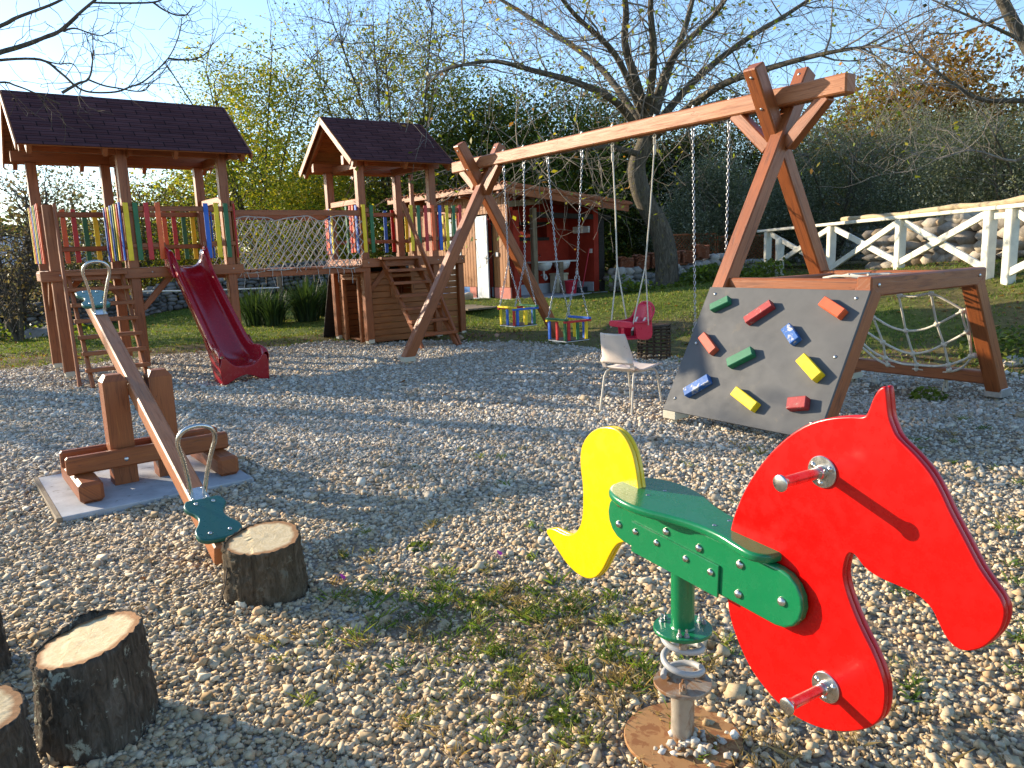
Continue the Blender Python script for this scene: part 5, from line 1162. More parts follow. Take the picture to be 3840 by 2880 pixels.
# ================================================================ tile stacks, trellis
for k in range(6):
    c2 = lerp(A(3.05, 20.2), A(5.3, 21.3), k / 5); zb = float(TZ(*c2)) + .56; d = nrm(A(.9, .42, 0)); nn_ = A(-d[1], d[0], 0)
    mb = MB(); nt_ = 9 + (k * 5) % 4
    for j in range(nt_):
        q = 8; V = []; ang = R.uniform(-.08, .08); d2 = d * math.cos(ang) + nn_ * math.sin(ang); n2 = A(-d2[1], d2[0], 0); o_ = A(c2[0], c2[1], zb + j * .036) + d * R.uniform(-.015, .015)
        for v in (-.13, .13):
            for rr_ in (.0, .016):
                for i_ in range(q + 1): V.append(o_ + d2 * (.40 * (i_ / q - .5)) + n2 * v + ZZ * (.032 * math.sin(i_ / q * 2 * math.pi * 1.0) + rr_))
        m_ = q + 1; F = []
        for i_ in range(q): F += [[i_, i_ + 1, 2 * m_ + i_ + 1, 2 * m_ + i_], [m_ + i_, 3 * m_ + i_, 3 * m_ + i_ + 1, m_ + i_ + 1], [i_, m_ + i_, m_ + i_ + 1, i_ + 1], [2 * m_ + i_, 2 * m_ + i_ + 1, 3 * m_ + i_ + 1, 3 * m_ + i_]]
        mb.add(V, F)
    tag(mb.build('tile_stack', M['tile']), ['first tile stack counted from the hut on the low wall', 'second tile stack counted from the hut on the low wall', 'third tile stack counted from the hut on the low wall', 'fourth tile stack counted from the hut on the low wall', 'fifth tile stack counted from the hut on the low wall', 'last tile stack close to the twisted tree on the low wall'][k], 'tile stack', 'stacks of curved roof tiles')
def trellis(label, p, q, z0, z1):
    p, q = A(*p, 0), A(*q, 0); d = nrm(q - p); L_ = np.linalg.norm(q - p); mb = MB(); s = -z1
    while s < L_:
        for sg_ in (1, -1):
            a0, a1 = (s, z0), (s + (z1 - z0), z1)
            if sg_ < 0: a0, a1 = (s, z1), (s + (z1 - z0), z0)
            t0, t1 = max(0, (0 - a0[0]) / (z1 - z0)), min(1, (L_ - a0[0]) / (z1 - z0))
            if t1 > t0 + .02: mb.beam(p + d * (a0[0] + (z1 - z0) * t0) + ZZ * lerp(a0[1], a1[1], t0) + np.cross(d, ZZ) * .006 * sg_, p + d * (a0[0] + (z1 - z0) * t1) + ZZ * lerp(a0[1], a1[1], t1) + np.cross(d, ZZ) * .006 * sg_, .03, .010, np.cross(d, ZZ) if False else None, .002)
        s += .11
    o = mb.build('trellis_panel', M['fascia']); tag(o, label, 'trellis', 'brown trellis panels')
    fr = MB().beam(p + ZZ * z1, q + ZZ * z1, .04, .05).beam(p + ZZ * z0, q + ZZ * z0, .04, .05); fr.beam(p + ZZ * (z0 - .3), p + ZZ * (z1 + .03), .05, .05); fr.beam(q + ZZ * (z0 - .3), q + ZZ * (z1 + .03), .05, .05); fr.build('trellis_frame', M['fascia'], o)
trellis('brown lattice panel directly behind the twisted tree trunk', (4.5, 22.6), (6.2, 23.2), 1.0, 1.85); trellis('brown lattice panel left of the white fence end', (6.3, 23.3), (8.0, 23.2), .95, 1.75)

# ================================================================ white fence
wf = thing('white_fence', 'white painted timber fence with crossed diagonal braces', 'fence', (7.4, 16.5, .7))
FP = [(6.9, 20.6), (7.25, 17.4), (7.53, 14.9), (7.78, 12.55), (7.84, 12.1), (8.1, 9.6)]
tops = [1.84, 1.87, 1.91, 1.95, 1.955, 2.0]
def fp(i, z): return A(FP[i][0], FP[i][1], z)
fd = nrm(A(FP[5][0] - FP[0][0], FP[5][1] - FP[0][1], 0)); fs_ = A(-fd[1], fd[0], 0)
for i in range(6):
    zb = float(TZ(*FP[i])); MB().beam(fp(i, zb - .1), fp(i, tops[i] - .03), .155, .155, fd, .012).build('post', M['white'], wf)
MB().beam(fp(0, tops[0]) - fd * .5, fp(3, tops[3]) + fd * .2, .17, .065, fs_, .01).build('top_rail', M['white'], wf)
MB().beam(fp(3, tops[3]) + fd * .21, fp(5, tops[5]) + fd * .3, .17, .065, fs_, .01).build('top_rail', M['white'], wf)
MB().beam(fp(3, 1.82) - fd * .05, fp(4, 1.825) + fd * .05, .05, .10, fs_, .006).build('joint_block', M['white'], wf)
for i in (0, 1, 2, 4):
    z0, z1 = float(TZ(*FP[i])) + .12, float(TZ(*FP[i + 1])) + .12
    for k, (a, b_) in enumerate((((i, tops[i] - .06), (i + 1, z1)), ((i, z0), (i + 1, tops[i + 1] - .06)))):
        MB().beam(fp(*a) + fs_ * (.028 - .056 * k), fp(*b_) + fs_ * (.028 - .056 * k), .05, .12, fs_, .006).build('diagonal_brace', M['white'], wf)
pole = [fp(2, tops[2] + .06) - fd * 2.1, fp(2, tops[2] + .065) - fd * 1.0 + fs_ * .02, fp(2, tops[2] + .06), fp(3, tops[3] + .07) - fd * .9 - fs_ * .03, fp(3, tops[3] + .06) + fs_ * .02, fp(4, tops[4] + .12) + fd * .6, fp(5, tops[5] + .06) - fd * .3]
tag(MB().tube(spline(pole, 5, False), [.05 + .006 * math.sin(i * 1.7) for i in range(31)], 10).build('wooden_pole', M['oldwood'] if False else wood('bleached_pole', (.52, .40, .24), (.36, .26, .14), (.62, .50, .33), .8, .7)), 'long crooked bleached pole resting on the white fence rail', 'pole')
p = A(6.98, 19.9); tag(MB().lathe([(.115, -.1), (.11, .3), (.105, .62), (.118, .8), (.11, .93), (.06, .95), (0, .945)], A(p[0], p[1], float(TZ(*p))), ZZ, 14).build('log_post', M['white']), 'short white painted log post beside the far end of the fence', 'post')

# ================================================================ left background
hs = thing('far_house', 'low dark outbuilding with a pale grey roof beyond the stone wall', 'building', (-20, 30, 0))
d = nrm(A(1, .35, 0)); n_ = A(-d[1], d[0], 0); c_ = A(-20.5, 30, 0)
MB().box(c_ + ZZ * .9, d * 5, n_ * 2, ZZ * .9, .02).build('wall', M['darkwood'], hs)
MB().box(c_ - n_ * .9 + ZZ * 2.25, d * 5.3, nrm(n_ + ZZ * .40) * 1.5, nrm(ZZ - n_ * .40) * .05, .02).build('roof', M['greyplinth'], hs)
MB().box(c_ + n_ * 1.7 + ZZ * 2.25, d * 5.3, nrm(n_ - ZZ * .40) * 1.4, nrm(ZZ + n_ * .40) * .05, .02).build('roof', M['greyplinth'], hs)
wf2 = thing('board_fence', 'small fence of upright tan boards beyond the left stone wall', 'fence', (-9.5, 27.5, .2)); zb = .35
for k in range(22): MB().beam(A(-11.5 + k * .2, 27 + k * .05, zb), A(-11.5 + k * .2, 27 + k * .05, zb + .95 + .03 * math.sin(k * 2)), .155, .025, A(1, .25, 0), .006).build('board', M['oldwood'], wf2)
MB().beam(A(-11.6, 27.02, zb + .75), A(-7.2, 28.1, zb + .75), .04, .08).build('rail', M['oldwood'], wf2)
gp_ = thing('hose_post', 'slim grey post with a white pipe strung to it near the strappy plants', 'post', (-5.6, 19.0, 0)); zb = float(TZ(-5.6, 19.0))
MB().beam(A(-5.6, 19, zb - .1), A(-5.6, 19, zb + 1.15), .10, .10, None, .01).build('post', M['oldwood'], gp_); MB().tube([A(-9.5, 19.5, zb + .82), A(-7.5, 19.2, zb + .79), A(-5.6, 18.93, zb + .80)], .02, 8).build('white_pipe', M['ceramic'], gp_)
for k, (x_, y_, h_, r_, lb) in enumerate(((-11.35, 17.6, .78, .16, 'short sawn grey trunk stub by the far left lawn'), (-11.75, 17.2, .65, .12, 'shorter grey trunk stub at the very left edge'))):
    tag(MB().lathe([(r_ * 1.2, -.05), (r_, .2), (r_ * .95, h_ * .6), (r_ * 1.02, h_ - .05), (r_ * .9, h_), (0, h_ + .01)], A(x_, y_, 0), ZZ, 14).build('trunk_stub', M['bark']), lb, 'tree stub')
# ================================================================ pink petals
for k, (px, lb) in enumerate((((1861, 2076), 'pink petal lying in the grassy gravel patch'), ((1272, 2166), 'pink petal on the gravel right of the brown stump'))):
    p = onplane(px, (0, 0, .03), ZZ); mb = MB()
    for a in (0, 1.1, 2.0): mb.add([p + A(.028 * math.cos(a + t) * w_, .022 * math.sin(a + t) * w_, .010 * math.sin(3 * t) + .004 * a) for t, w_ in ((0, .3), (.35, .9), (.0, 1.2), (-.35, .9))], [[0, 1, 2, 3]])
    tag(mb.build('petal', paint('magenta_petal%d' % k, (.62, .04, .32), .6)), lb, 'petal')
# ================================================================ trees
def tubes(segs, kthick=6, kthin=3, thr=.018):
    'segments (p0, p1, r0, r1) as separate small prisms'
    S = np.array([(*a, *b_, r0, r1) for a, b_, r0, r1 in segs], float); Vs, Fs, off = [], [], 0
    for msk, k in ((S[:, 6] >= thr, kthick), (S[:, 6] < thr, kthin)):
        Q = S[msk]
        if not len(Q): continue
        p, q, r0, r1 = Q[:, :3], Q[:, 3:6], Q[:, 6], Q[:, 7]; d = q - p; d /= np.linalg.norm(d, axis=1)[:, None] + 1e-9
        a = np.cross(d, [.31, .52, .79]); a /= np.linalg.norm(a, axis=1)[:, None] + 1e-9; b_ = np.cross(d, a); t = 2 * np.pi * np.arange(k) / k
        ring = a[:, None] * np.cos(t)[None, :, None] + b_[:, None] * np.sin(t)[None, :, None]
        V = np.concatenate([p[:, None] - d[:, None] * r0[:, None, None] * .25 + ring * r0[:, None, None], q[:, None] + ring * r1[:, None, None]], 1).reshape(-1, 3)
        n = len(Q); j = np.arange(k); base = np.stack([j, (j + 1) % k, k + (j + 1) % k, k + j], 1)
        Vs.append(V); Fs.append((base[None] + (np.arange(n) * 2 * k)[:, None, None]).reshape(-1, 4) + off); off += len(V)
    return np.concatenate(Vs), np.concatenate(Fs)
def grow(segs, tips, p, d, L, r, depth, rr, up=.0, wig=.22, kids=4, ratio=.6, spread=.8, step=.28, rmin=.003):
    n = max(2, int(L / step)); st = L / n; x, y, z = p; dx, dy, dz = d; r0 = r; g = rr.gauss
    for i in range(n):
        dx += g(0, wig); dy += g(0, wig); dz += g(0, wig) + up; m_ = math.sqrt(dx * dx + dy * dy + dz * dz); dx /= m_; dy /= m_; dz /= m_
        r1 = max(rmin, r * (1 - .75 * (i + 1) / n)); q = (x + dx * st, y + dy * st, z + dz * st)
        segs.append(((x, y, z), q, r0, r1)); x, y, z = q; r0 = r1
        if depth > 0 and i >= n * .18 and rr.random() < kids / n:
            ex, ey, ez = dx + g(0, spread), dy + g(0, spread), dz + g(0, spread); m_ = math.sqrt(ex * ex + ey * ey + ez * ez) + 1e-6
            grow(segs, tips, q, (ex / m_, ey / m_, ez / m_), L * ratio * rr.uniform(.7, 1.15), max(rmin, r1 * .72), depth - 1, rr, up, wig, kids, ratio, spread, step * .8, rmin)
        if depth <= 0: tips.append(q)
def leaves(P, size, pal, aspect=.55, droop=.3, var=.3):
    n = len(P); q = np.array([(-1, 0, 0), (0, -aspect, .12), (1, 0, -.1), (0, aspect, .12)]); s = size * NR.uniform(.6, 1.3, n)
    Rm = rotz_tilt(n, 1.1); V = np.einsum('nij,kj->nki', Rm, q) * s[:, None, None] + P[:, None]
    c = pal[NR.choice(len(pal), n)] * NR.uniform(1 - var, 1 + var, (n, 1)); return V.reshape(-1, 3), np.arange(n * 4).reshape(-1, 4), np.repeat(c, 4, 0)
def clumps(ells, nc, per, rad, lump=.25, top=None):
    'leaf positions: clumps spread through a union of ellipsoids, emptier inside, ragged outside'
    C_ = []
    w_ = np.array([e[3] * e[4] * e[5] for e in ells]) ** .8; w_ /= w_.sum()
    for e, k in zip(ells, (w_ * nc).astype(int) + 1):
        u = NR.normal(0, 1, (k, 3)); u /= np.linalg.norm(u, axis=1)[:, None]; r = NR.uniform(.25, 1, k) ** .55
        r *= 1 + lump * np.sin(3 * u[:, 0] + 5 * u[:, 2] + e[0]) * np.sin(4 * u[:, 1] + 2 * u[:, 2])
        C_.append(A(*e[:3]) + u * r[:, None] * A(*e[3:6]))
    C_ = np.concatenate(C_); n = len(C_); R_ = rad * NR.uniform(.5, 1.4, n)
    P = np.repeat(C_, per, 0) + NR.normal(0, 1, (n * per, 3)) * np.repeat(R_, per)[:, None] * A(1, 1, .8); return P[P[:, 2] > .03]
YG = np.array([(.20, .23, .02), (.13, .18, .018), (.28, .27, .03), (.08, .12, .014), (.34, .28, .035), (.16, .20, .02)])
GR = np.array([(.045, .075, .014), (.07, .105, .02), (.10, .13, .022), (.03, .05, .012), (.15, .16, .03)])
OL = np.array([(.12, .135, .085), (.16, .175, .12), (.08, .095, .055), (.24, .25, .19), (.10, .12, .065)])
YG = YG * 1.35; GR = GR * 1.4
AU = np.array([(.26, .13, .025), (.20, .10, .02), (.33, .19, .04), (.15, .12, .02), (.12, .07, .02)])
AU = AU * 1.25
DK = np.array([(.02, .032, .012), (.03, .045, .016), (.045, .06, .018), (.06, .06, .02)])
BR = np.array([(.10, .075, .05), (.14, .11, .07), (.08, .07, .04), (.17, .15, .09)])
def tree(name, label, cat, base, segs, leafP, lsize, pal, lm='leaf', bk='twig', group=None, asp=.55, var=.3):
    t = thing(name, label, cat, base, group)
    big = [s for s in segs if s[2] >= .022]; small = [s for s in segs if s[2] < .022]
    if big: V, F = tubes(big, 9, 6); npmesh('trunk', V, F, M['bark'], t, None, True)
    if small: V, F = tubes(small); npmesh('branches', V, F, M[bk], t)
    if leafP is not None and len(leafP): V, F, c = leaves(np.asarray(leafP), lsize, pal, asp, .3, var); npmesh('crown', V, F, M[lm], t, c)
    return t
def D3(x, y, D): return at(x * 1.736, y * 1.736, D)
def limb(segs, P, r0, r1):
    P = spline(P, 5, False); n = len(P)
    for i in range(n - 1): segs.append((tuple(P[i]), tuple(P[i + 1]), lerp(r0, r1, i / (n - 1)), lerp(r0, r1, (i + 1) / (n - 1))))
    return P
def sprout(segs, tips, P, rr, n, L, r, depth, up=0., start=.1, sdev=.9, **k):
    for _ in range(n):
        t = rr.uniform(start, 1) * (len(P) - 1); i = min(int(t), len(P) - 2); p = lerp(P[i], P[i + 1], t - i); d = nrm(P[i + 1] - P[i]) * .7 + A(rr.gauss(0, sdev), rr.gauss(0, sdev), rr.gauss(0, sdev)); d = nrm(d)
        grow(segs, tips, tuple(p), tuple(d), L * rr.uniform(.6, 1.2), r, depth, rr, up, **k)

# ---- the twisted bare tree behind the swings
rr = random.Random(21); segs, tips = [], []
base = A(3.8, 18.5, .6)
tr = limb(segs, [D3(1441, 622, 18.9), D3(1440, 590, 18.9), D3(1437, 540, 18.9), D3(1424, 490, 18.9), D3(1396, 440, 18.8), D3(1379, 395, 18.7), D3(1376, 355, 18.7), D3(1392, 312, 18.7), D3(1398, 285, 18.7)], .30, .17)
segs.insert(0, (tuple(D3(1441, 640, 18.9)), tuple(D3(1441, 606, 18.9)), .44, .31))
LM = [([(1396, 300, 18.7), (1392, 240, 18.4), (1372, 170, 18), (1350, 95, 17.8), (1352, 20, 17.6), (1340, -60, 17.4)], .13, .05),
      ([(1398, 295, 18.7), (1420, 230, 18.9), (1445, 150, 19.2), (1480, 60, 19.4), (1505, -40, 19.6)], .12, .05),
      ([(1390, 300, 18.7), (1335, 225, 18), (1255, 182, 17), (1150, 152, 16.3), (1060, 132, 15.8), (960, 150, 15.4)], .10, .022),
      ([(1380, 260, 18.5), (1300, 150, 19.5), (1205, 78, 20.3), (1100, 10, 21), (1010, -40, 21.5)], .09, .03),
      ([(1405, 300, 18.7), (1482, 238, 17.8), (1562, 182, 17), (1680, 142, 16.2), (1800, 112, 15.6), (1900, 98, 15.2)], .11, .018),
      ([(1408, 280, 18.7), (1500, 175, 19.2), (1602, 92, 19.6), (1705, 28, 20), (1790, -30, 20.3)], .10, .03),
      ([(1384, 335, 18.7), (1310, 318, 17.8), (1205, 330, 17), (1110, 345, 16.4), (1030, 352, 16)], .075, .015),
      ([(1396, 260, 18.5), (1412, 130, 17.5), (1405, 10, 17), (1420, -80, 16.8)], .10, .04),
      ([(1400, 270, 18.6), (1450, 130, 18.2), (1545, 30, 18), (1600, -60, 17.8)], .09, .035),
      ([(1388, 250, 18.4), (1330, 120, 17.6), (1240, 30, 17), (1180, -50, 16.6)], .085, .03),
      ([(1402, 300, 18.7), (1455, 270, 19.6), (1560, 262, 20.4), (1680, 235, 21), (1770, 200, 21.4)], .07, .015)]
for P, r0, r1 in LM:
    Q = limb(segs, [D3(*p) for p in P], r0, r1)
    sprout(segs, tips, Q, rr, 17, 1.9, .020, 2, -.012, .12, .75, wig=.17, kids=4.2, ratio=.62, spread=.75, step=.26, rmin=.0042)
    sprout(segs, tips, Q[len(Q) // 3:], rr, 18, 1.3, .009, 1, -.05, .2, .8, wig=.2, kids=6, ratio=.65, spread=.8, step=.22, rmin=.0038)
tp = np.array(tips); lp = tp[NR.uniform(0, 1, len(tp)) < .26]; lp = lp + NR.normal(0, .05, lp.shape)
tree('deciduous_tree', 'nearly leafless tree with a twisted trunk and wide arching branches behind the swings', 'tree', base, segs, lp, .062, np.concatenate([YG, GR[2:3], AU[:1]]), bk='paletwig')

# ---- yellow green trees behind the towers
def leafy(label, px, D, ptop, hw, pal, seed, nstem=5, dens=1.0, lsz=.085, low=.12, group='leafy trees behind the play fort', bare=.35, name='deciduous_tree', bk='twig', cl=.34, per=26, lm='leaf', rmin=.0055):
    rr = random.Random(seed); b_ = D3(px, 600, D); b_ = A(b_[0], b_[1], float(TZ(b_[0], b_[1]))); H = D3(px, ptop, D)[2] - b_[2]; segs, tips = [], []
    for k in range(nstem):
        a = rr.uniform(0, 6.28); o = A(math.cos(a), math.sin(a), 0); P = limb(segs, [b_ + o * .15 * k / nstem, b_ + o * hw * .12 + ZZ * H * .2, b_ + o * hw * rr.uniform(.2, .45) + ZZ * H * .5, b_ + o * hw * rr.uniform(.3, .8) + ZZ * H * rr.uniform(.75, .95)], .035 + .012 * H / (1 + .3 * nstem), .015)
        sprout(segs, tips, P, rr, int(9 * (1 + bare)), H * .24, .018, 2, .02, .25, .7, wig=.16, kids=3.6, ratio=.6, spread=.7, step=.34, rmin=rmin)
    E_ = []
    for f, w_, k in ((low + .12, .62, 4), (low + .3, .80, 5), (.55, .82, 5), (.70, .62, 4), (.86, .30, 3)):
        for j in range(k):
            a = j * 6.283 / k + rr.uniform(-.5, .5) + f * 5; q = hw * w_ * rr.uniform(.55, 1.0); s_ = hw * rr.uniform(.30, .52); E_.append((b_[0] + q * math.cos(a), b_[1] + q * math.sin(a), b_[2] + H * f + rr.uniform(-.06, .06) * H, s_, s_, s_ * rr.uniform(.7, 1.0)))
    P = clumps(E_, int(430 * dens), per, cl); tp = np.array(tips); q = tp[NR.uniform(0, 1, len(tp)) < .6] + NR.normal(0, .08, (1, 3))
    P = np.concatenate([P[P[:, 2] > b_[2] + low * H * .3], q + NR.normal(0, .06, q.shape)])
    return tree(name, label, 'tree', b_, segs, P, lsz, pal, lm, bk, group)
leafy('tall yellow green leafy tree rising between the two tower roofs', 575, 30, 105, 3.9, YG, 31, 6, 1.5, .056, .08, per=52)
leafy('big half bare tree with thin upswept twigs behind the small tower roof', 870, 29.5, 20, 4.6, np.concatenate([YG, GR[2:]]), 32, 8, 1.45, .056, .05, bare=4.2, rmin=.0048, per=44)
leafy('low yellow green bushy tree seen through the long tower posts', 330, 28, 395, 2.2, np.concatenate([YG, BR]), 33, 5, .9, .056, .05, per=44)
leafy('grey brown round tree seen left of the long tower ladder', 185, 27, 372, 2.1, np.concatenate([BR, OL]), 34, 6, .9, .05, .12, bare=1.2)
leafy('dark bare bush at the far left edge beyond the lawn', 18, 20, 372, 1.9, BR, 35, 7, .28, .045, .1, bare=2.4)
leafy('bright green yellow tree low behind the rope bridge', 690, 28.5, 395, 3.0, YG, 36, 5, 1.2, .054, .02, per=48)
# ---- evergreens behind the hut
for k, (lb, px, D, tp_, hw, pal) in enumerate((('dark green leafy tree directly above the hut roof left end', 1020, 28, 235, 3.4, GR), ('dark green leafy tree above the middle of the hut roof', 1190, 29, 215, 3.6, GR), ('shady dark evergreen just left of the twisted trunk', 1320, 31, 255, 3.4, np.concatenate([GR, DK])), ('very dark pine right behind the twisted tree trunk', 1455, 33, 285, 3.3, DK), ('dark pine standing behind the olive bushes beside the tall swing legs', 1580, 36, 215, 3.6, np.concatenate([DK, GR[:1]])))):
    leafy(lb, px, D, tp_, hw, pal, 50 + k, 3, 1.7, .066, .0, 'dark trees behind the hut', .2, 'evergreen_tree', cl=.40, per=56)
# ---- olives
for k, (lb, px, D, tp_, hw) in enumerate((('small grey green olive left of the tall swing legs', 1545, 25, 345, 1.5), ('low grey green olive bush behind the white fence left end', 1640, 28, 395, 1.7), ('grey green olive right of the tall swing legs', 1800, 27, 275, 2.3), ('tall olive in the middle behind the white fence', 1955, 29, 235, 2.8), ('broad olive above the stone wall at the right', 2080, 25, 262, 2.4), ('large olive crown at the right picture edge', 2215, 23, 195, 2.6), ('low dark olive between the twisted tree and the swing legs', 1500, 28, 440, 1.6))):
    leafy(lb, px, D, tp_, hw, OL * 1.3, 70 + k, 5, 1.15, .036, .1, 'olive trees on the right bank', .5, 'olive_tree', 'paletwig', cl=.25, per=64, lm='olive')
leafy('orange brown autumn oak high behind the olives', 2010, 40, 128, 4.4, AU, 90, 4, 1.3, .13, .35, 'autumn trees on the right', .3, cl=.5)
leafy('thin yellowing tree against the sky right of the swing beam end', 1880, 37, 165, 2.6, np.concatenate([AU, YG[:3]]), 91, 4, .55, .12, .3, 'autumn trees on the right', .6, cl=.42)
leafy('brownish tree between the swing legs and the autumn oak', 1745, 40, 255, 3.2, np.concatenate([AU[3:], GR]), 92, 4, .9, .12, .2, 'autumn trees on the right', .4, cl=.5)

# ---- bare branches reaching in from both sides
rr = random.Random(5); segs, tips = [], []
base = A(-10.6, 11.6, 0); limb(segs, [base, base + A(.1, .0, 2), base + A(.2, -.1, 3.2), base + A(.5, -.4, 4.0)], .17, .10)
def yz(x, y, D): return D3(x * .3125, y * .3125, D)
fork = base + A(.5, -.4, 4.0)
for P, r0, r1, sp in (([fork, yz(-420, 330, 9.5), yz(0, 180, 9.3), yz(120, 120, 9.2), yz(360, 30, 9.1), yz(480, -30, 9)], .026, .012, 6), ([fork, yz(-350, 470, 9.6), yz(0, 362, 9.4), yz(170, 312, 9.4), yz(310, 258, 9.3), yz(420, 210, 9.3), yz(560, 85, 9.2), yz(660, 0, 9.1), yz(740, -70, 9)], .028, .014, 5),
                      ([yz(640, 15, 9.1), yz(800, 20, 9.1), yz(1060, 15, 9), yz(1140, -20, 9)], .013, .009, 3), ([yz(1060, 15, 9), yz(1130, 65, 9), yz(1215, 102, 9), yz(1290, 100, 9), yz(1335, 40, 9)], .013, .005, 6),
                      ([fork, yz(-250, 470, 9), yz(0, 414, 8.8), yz(280, 410, 8.8), yz(420, 502, 8.7), yz(520, 590, 8.6), yz(620, 634, 8.6), yz(800, 634, 8.6), yz(900, 600, 8.5), yz(1010, 550, 8.5), yz(1165, 400, 8.5), yz(1235, 250, 8.4), yz(1255, 130, 8.4)], .018, .005, 16),
                      ([yz(1165, 402, 8.5), yz(1260, 412, 8.5), yz(1350, 408, 8.4), yz(1435, 360, 8.4), yz(1465, 305, 8.4)], .013, .004, 8), ([yz(440, 215, 9.3), yz(520, 195, 9.2), yz(640, 235, 9.2), yz(710, 245, 9.1), yz(790, 200, 9.1)], .012, .004, 7),
                      ([yz(430, 640, 8.6), yz(540, 575, 8.6), yz(615, 540, 8.6), yz(640, 400, 8.6), yz(640, 250, 8.6)], .017, .005, 7), ([fork, yz(-300, 640, 9.1), yz(0, 568, 9), yz(110, 590, 9), yz(230, 636, 8.9), yz(420, 720, 8.8)], .015, .008, 7), ([yz(610, 548, 8.6), yz(720, 590, 8.6), yz(830, 610, 8.6), yz(940, 630, 8.6), yz(1010, 620, 8.5), yz(1030, 560, 8.5)], .012, .004, 7), ([yz(290, 412, 8.8), yz(400, 440, 8.8), yz(500, 440, 8.8), yz(560, 520, 8.7)], .010, .004, 6)):
    Q = limb(segs, P, r0, r1); sprout(segs, tips, Q[len(Q) // 5:], rr, sp, .42, min(.005, r1), 1, .03, .1, .8, wig=.3, kids=3, ratio=.55, spread=.9, step=.09, rmin=.0024)
tree('bare_tree', 'bare tree whose curling dark branches reach over the long tower roof from the left', 'tree', base, segs, None, .05, BR)
rr = random.Random(6); segs, tips = [], []
base = A(11.6, 13.5, float(TZ(11.6, 13.5))); tr = limb(segs, [base, base + A(-.1, 0, 1.8), D3(2330, 235, 14.5), D3(2215, 92, 14.2), D3(2165, 0, 14.0), D3(2120, -90, 13.8)], .15, .06)
for P, r0, r1, sp in (([D3(2330, 235, 14.5), D3(2212, 218, 14), D3(2120, 215, 13.6), D3(2050, 175, 13.4), D3(1985, 120, 13.2), D3(1950, 60, 13)], .045, .010, 20), ([D3(2215, 92, 14.2), D3(2150, 60, 13.8), D3(2060, 20, 13.4), D3(1970, -20, 13)], .03, .01, 18), ([D3(2260, 180, 14.3), D3(2212, 340, 13.8), D3(2100, 325, 13.2), D3(2020, 345, 12.9)], .03, .008, 12), ([D3(2180, 30, 14), D3(2080, 70, 13.4), D3(2010, 75, 13.2), D3(1930, 110, 13)], .02, .007, 18), ([D3(2215, 92, 14.2), D3(2260, 0, 14), D3(2200, -60, 14)], .06, .02, 10)):
    Q = limb(segs, [A(*p) for p in P], r0, r1); sprout(segs, tips, Q[len(Q) // 6:], rr, sp, .95, .009, 2, .01, .1, .8, wig=.2, kids=3.6, ratio=.6, spread=.75, step=.16, rmin=.003)
tp = np.array(tips); lp = tp[NR.uniform(0, 1, len(tp)) < .02]
tree('bare_tree', 'bare tree with thin twigs leaning in at the top right corner', 'tree', base, segs, lp, .05, BR, bk='paletwig')
# ---- trees outside the picture to the left: their shade lies across the gravel
for k, (x_, y_, H, hw, pal, dn) in enumerate(((-13.6, 11.9, 5.2, 1.5, YG, .06), (-19.4, 15.6, 7.5, 2.0, YG, .08))):
    rr = random.Random(100 + k); b_ = A(x_, y_, 0); segs, tips = [], []
    for j in range(3):
        a = rr.uniform(0, 6.28); o = A(math.cos(a), math.sin(a), 0); P = limb(segs, [b_ + o * .08, b_ + o * hw * .15 + ZZ * H * .3, b_ + o * hw * .5 + ZZ * H * .6, b_ + o * hw * .7 + ZZ * H * .95], .10, .02); sprout(segs, tips, P, rr, 7, H * .25, .014, 2, .02, .3, .7, wig=.16, kids=3.6, ratio=.6, spread=.7, step=.36, rmin=.006)
    E_ = [(x_ + rr.gauss(0, hw * .3), y_ + rr.gauss(0, hw * .3), H * f, hw * .8, hw * .8, H * .16) for f in (.45, .6, .75, .88)]
    tree('deciduous_tree', ['thin leafy tree standing off to the left before the stone wall', 'taller leafy tree off to the left behind the stone wall', 'tallest leafy tree far off to the left'][k], 'tree', b_, segs, clumps(E_, int(430 * dn), 26, .34), .09, pal, group='shade trees left of the play area')

# ---- far woods
Pw = []
for az in np.arange(-46, 48, 1.25):
    D = R.uniform(46, 62); x_, y_ = D * math.sin(math.radians(az)), D * math.cos(math.radians(az)); zb = float(TZ(x_, y_))
    H = R.uniform(6.0, 8.5) if -22 < az < 10 else R.uniform(2.6, 4.2) if az < 0 else R.uniform(3.5, 5.0)
    Pw.append(clumps([(x_, y_, zb + H * f, 2.4, 2.4, H * .28) for f in (.2, .5, .78)], 34, 24, .75))
Pw = np.concatenate(Pw); V, F, c = leaves(Pw, .26, np.concatenate([GR, DK, AU[3:], YG[3:4]]))
o = npmesh('far_woods', V, F, M['leaf'], None, c); o['kind'] = 'stuff'; tag(o, 'far off wood closing the horizon behind all the garden trees', 'woodland')

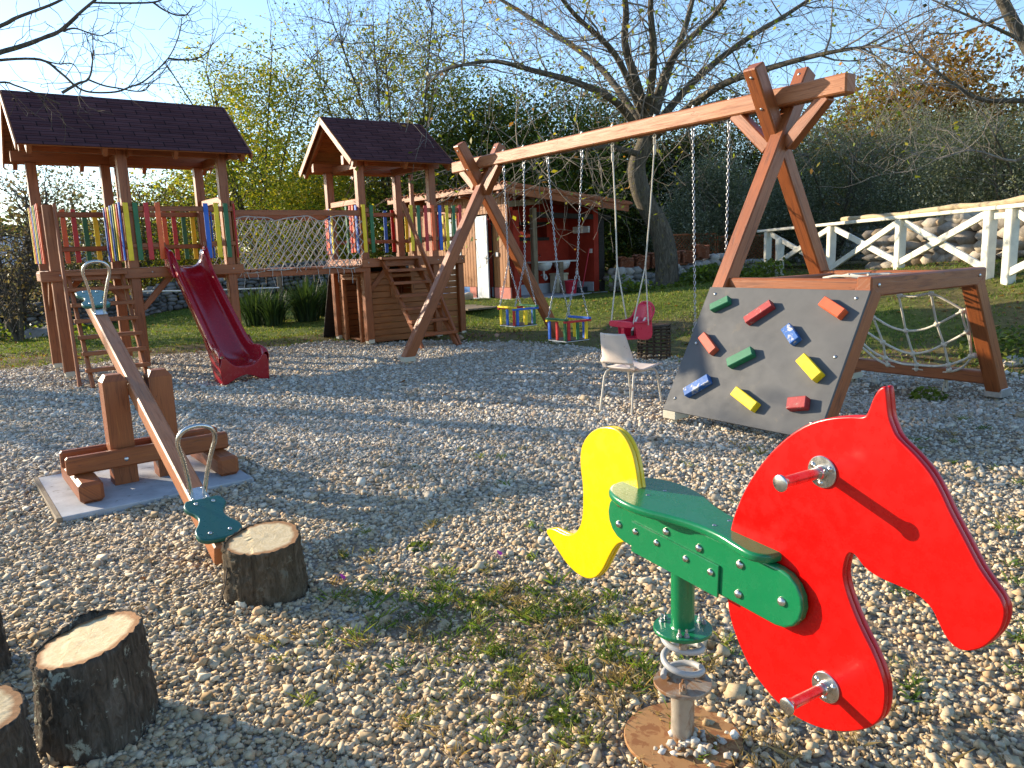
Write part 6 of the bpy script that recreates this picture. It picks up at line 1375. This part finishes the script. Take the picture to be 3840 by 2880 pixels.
# ================================================================ low plants
def strappy(label, x, y, n, h, seed, pal):
    zb = float(ZG(np.array(x), np.array(y))); V, F, C_ = [], [], []; rs = np.random.default_rng(seed)
    for i in range(n):
        a = rs.uniform(0, 6.28); o = A(math.cos(a), math.sin(a), 0); sd = A(-o[1], o[0], 0); p = A(x, y, zb) + o * rs.uniform(0, .28); L_ = h * rs.uniform(.6, 1.15); out = rs.uniform(.15, .95); wd = rs.uniform(.012, .022); k0 = len(V)
        for j in range(6):
            t = j / 5; q = p + o * out * L_ * t ** 1.6 * .8 + ZZ * (L_ * (t - .42 * out * t * t)); w_ = wd * (1 - t) ** .5 + .001; V += [q - sd * w_, q + sd * w_]
        F += [[k0 + 2 * j, k0 + 2 * j + 1, k0 + 2 * j + 3, k0 + 2 * j + 2] for j in range(5)]; C_ += [pal[rs.integers(len(pal))] * rs.uniform(.7, 1.2)] * 12
    return tag(npmesh('strappy_plant', np.array(V), np.array(F), M['grassm'], None, np.array(C_)), label, 'plant', 'strappy leaved clumps')
SP = np.array([(.035, .07, .022), (.05, .09, .028), (.025, .05, .018)])
for k, (px, D, n, h, lb) in enumerate(((548, 19.3, 260, 1.0, 'strappy green clump left of the white pipe post'), (585, 18.8, 220, .9, 'strappy green clump just beside the white pipe post'), (660, 18.9, 300, 1.1, 'big strappy green clump beside the log house'), (705, 19.6, 240, 1.05, 'strappy green clump against the dark ramp of the log house'))):
    p = D3(px, 640, D); strappy(lb, p[0], p[1], n, h, k, SP)
def herb(name, label, x, y, n, r, h, ls, pal, seed, group=None, asp=.5):
    rs = np.random.default_rng(seed); a = rs.uniform(0, 6.28, n); q = r * np.sqrt(rs.uniform(0, 1, n)); px, py = x + q * np.cos(a), y + q * np.sin(a)
    P = np.stack([px, py, ZG(px, py) + h * rs.uniform(.1, 1, n) * (1 - .6 * (q / r) ** 2)], 1); V, F, c = leaves(P, ls, pal, asp)
    return tag(npmesh(name, V, F, M['grassm'], None, c), label, 'plant', group)
p = GT(3480, 1495); herb('weed', 'low green weed growing in the gravel under the rope net', p[0], p[1], 130, .17, .12, .032, YG[[1, 3]] * .8, 3, 'low weeds')
p = GT(2110, 2700); herb('weed', 'small leafy weed in the gravel left of the rusty base plate', p[0], p[1], 70, .06, .035, .014, YG[[1, 3]] * .8, 4, 'low weeds')
p = GT(1575, 2056); herb('weed', 'small rosette weed in the gravel right of the brown stump', p[0], p[1], 60, .07, .035, .016, YG[[1, 3]] * .7, 5, 'low weeds')
p = GT(3800, 1340); herb('shrub', 'leafy green bush on the bank beside the outer net post', p[0], p[1], 900, .6, .42, .04, np.concatenate([GR, YG[1:2]]), 6)
p = GT(2600, 1240); herb('dry_plant', 'dry brown stalky plant at the lawn edge behind the basket', p[0], p[1], 260, .35, .5, .035, BR * 1.3, 7, None, .16)
ivx, ivy, ivz = [], [], []
for i in range(4200):
    t = R.random(); c2 = lerp(A(3.1, 18.4), A(6.6, 19.9), t); x_, y_ = c2[0] + R.gauss(0, .35), c2[1] + R.gauss(0, .55); ivx.append(x_); ivy.append(y_)
ivx, ivy = np.array(ivx), np.array(ivy); P = np.stack([ivx, ivy, ZG(ivx, ivy) + NR.uniform(.0, .28, len(ivx)) * (1 + .6 * np.sin(3 * ivx))], 1)
V, F, c = leaves(P, .055, np.concatenate([GR[1:3], YG[1:2]]), .8); o = npmesh('ivy', V, F, M['leaf'], None, c); o['kind'] = 'stuff'; tag(o, 'ivy ground cover over the bank round the twisted tree', 'ivy')
ivx = NR.normal(-13.2, 1.5, 1500); ivy = NR.normal(17.6, .5, 1500); P = np.stack([ivx, ivy, NR.uniform(0, .3, 1500)], 1)
V, F, c = leaves(P, .05, np.concatenate([GR[1:3], YG[1:2]]), .8); o = npmesh('weeds', V, F, M['leaf'], None, c); o['kind'] = 'stuff'; tag(o, 'weeds along the foot of the far left stone wall', 'weeds')
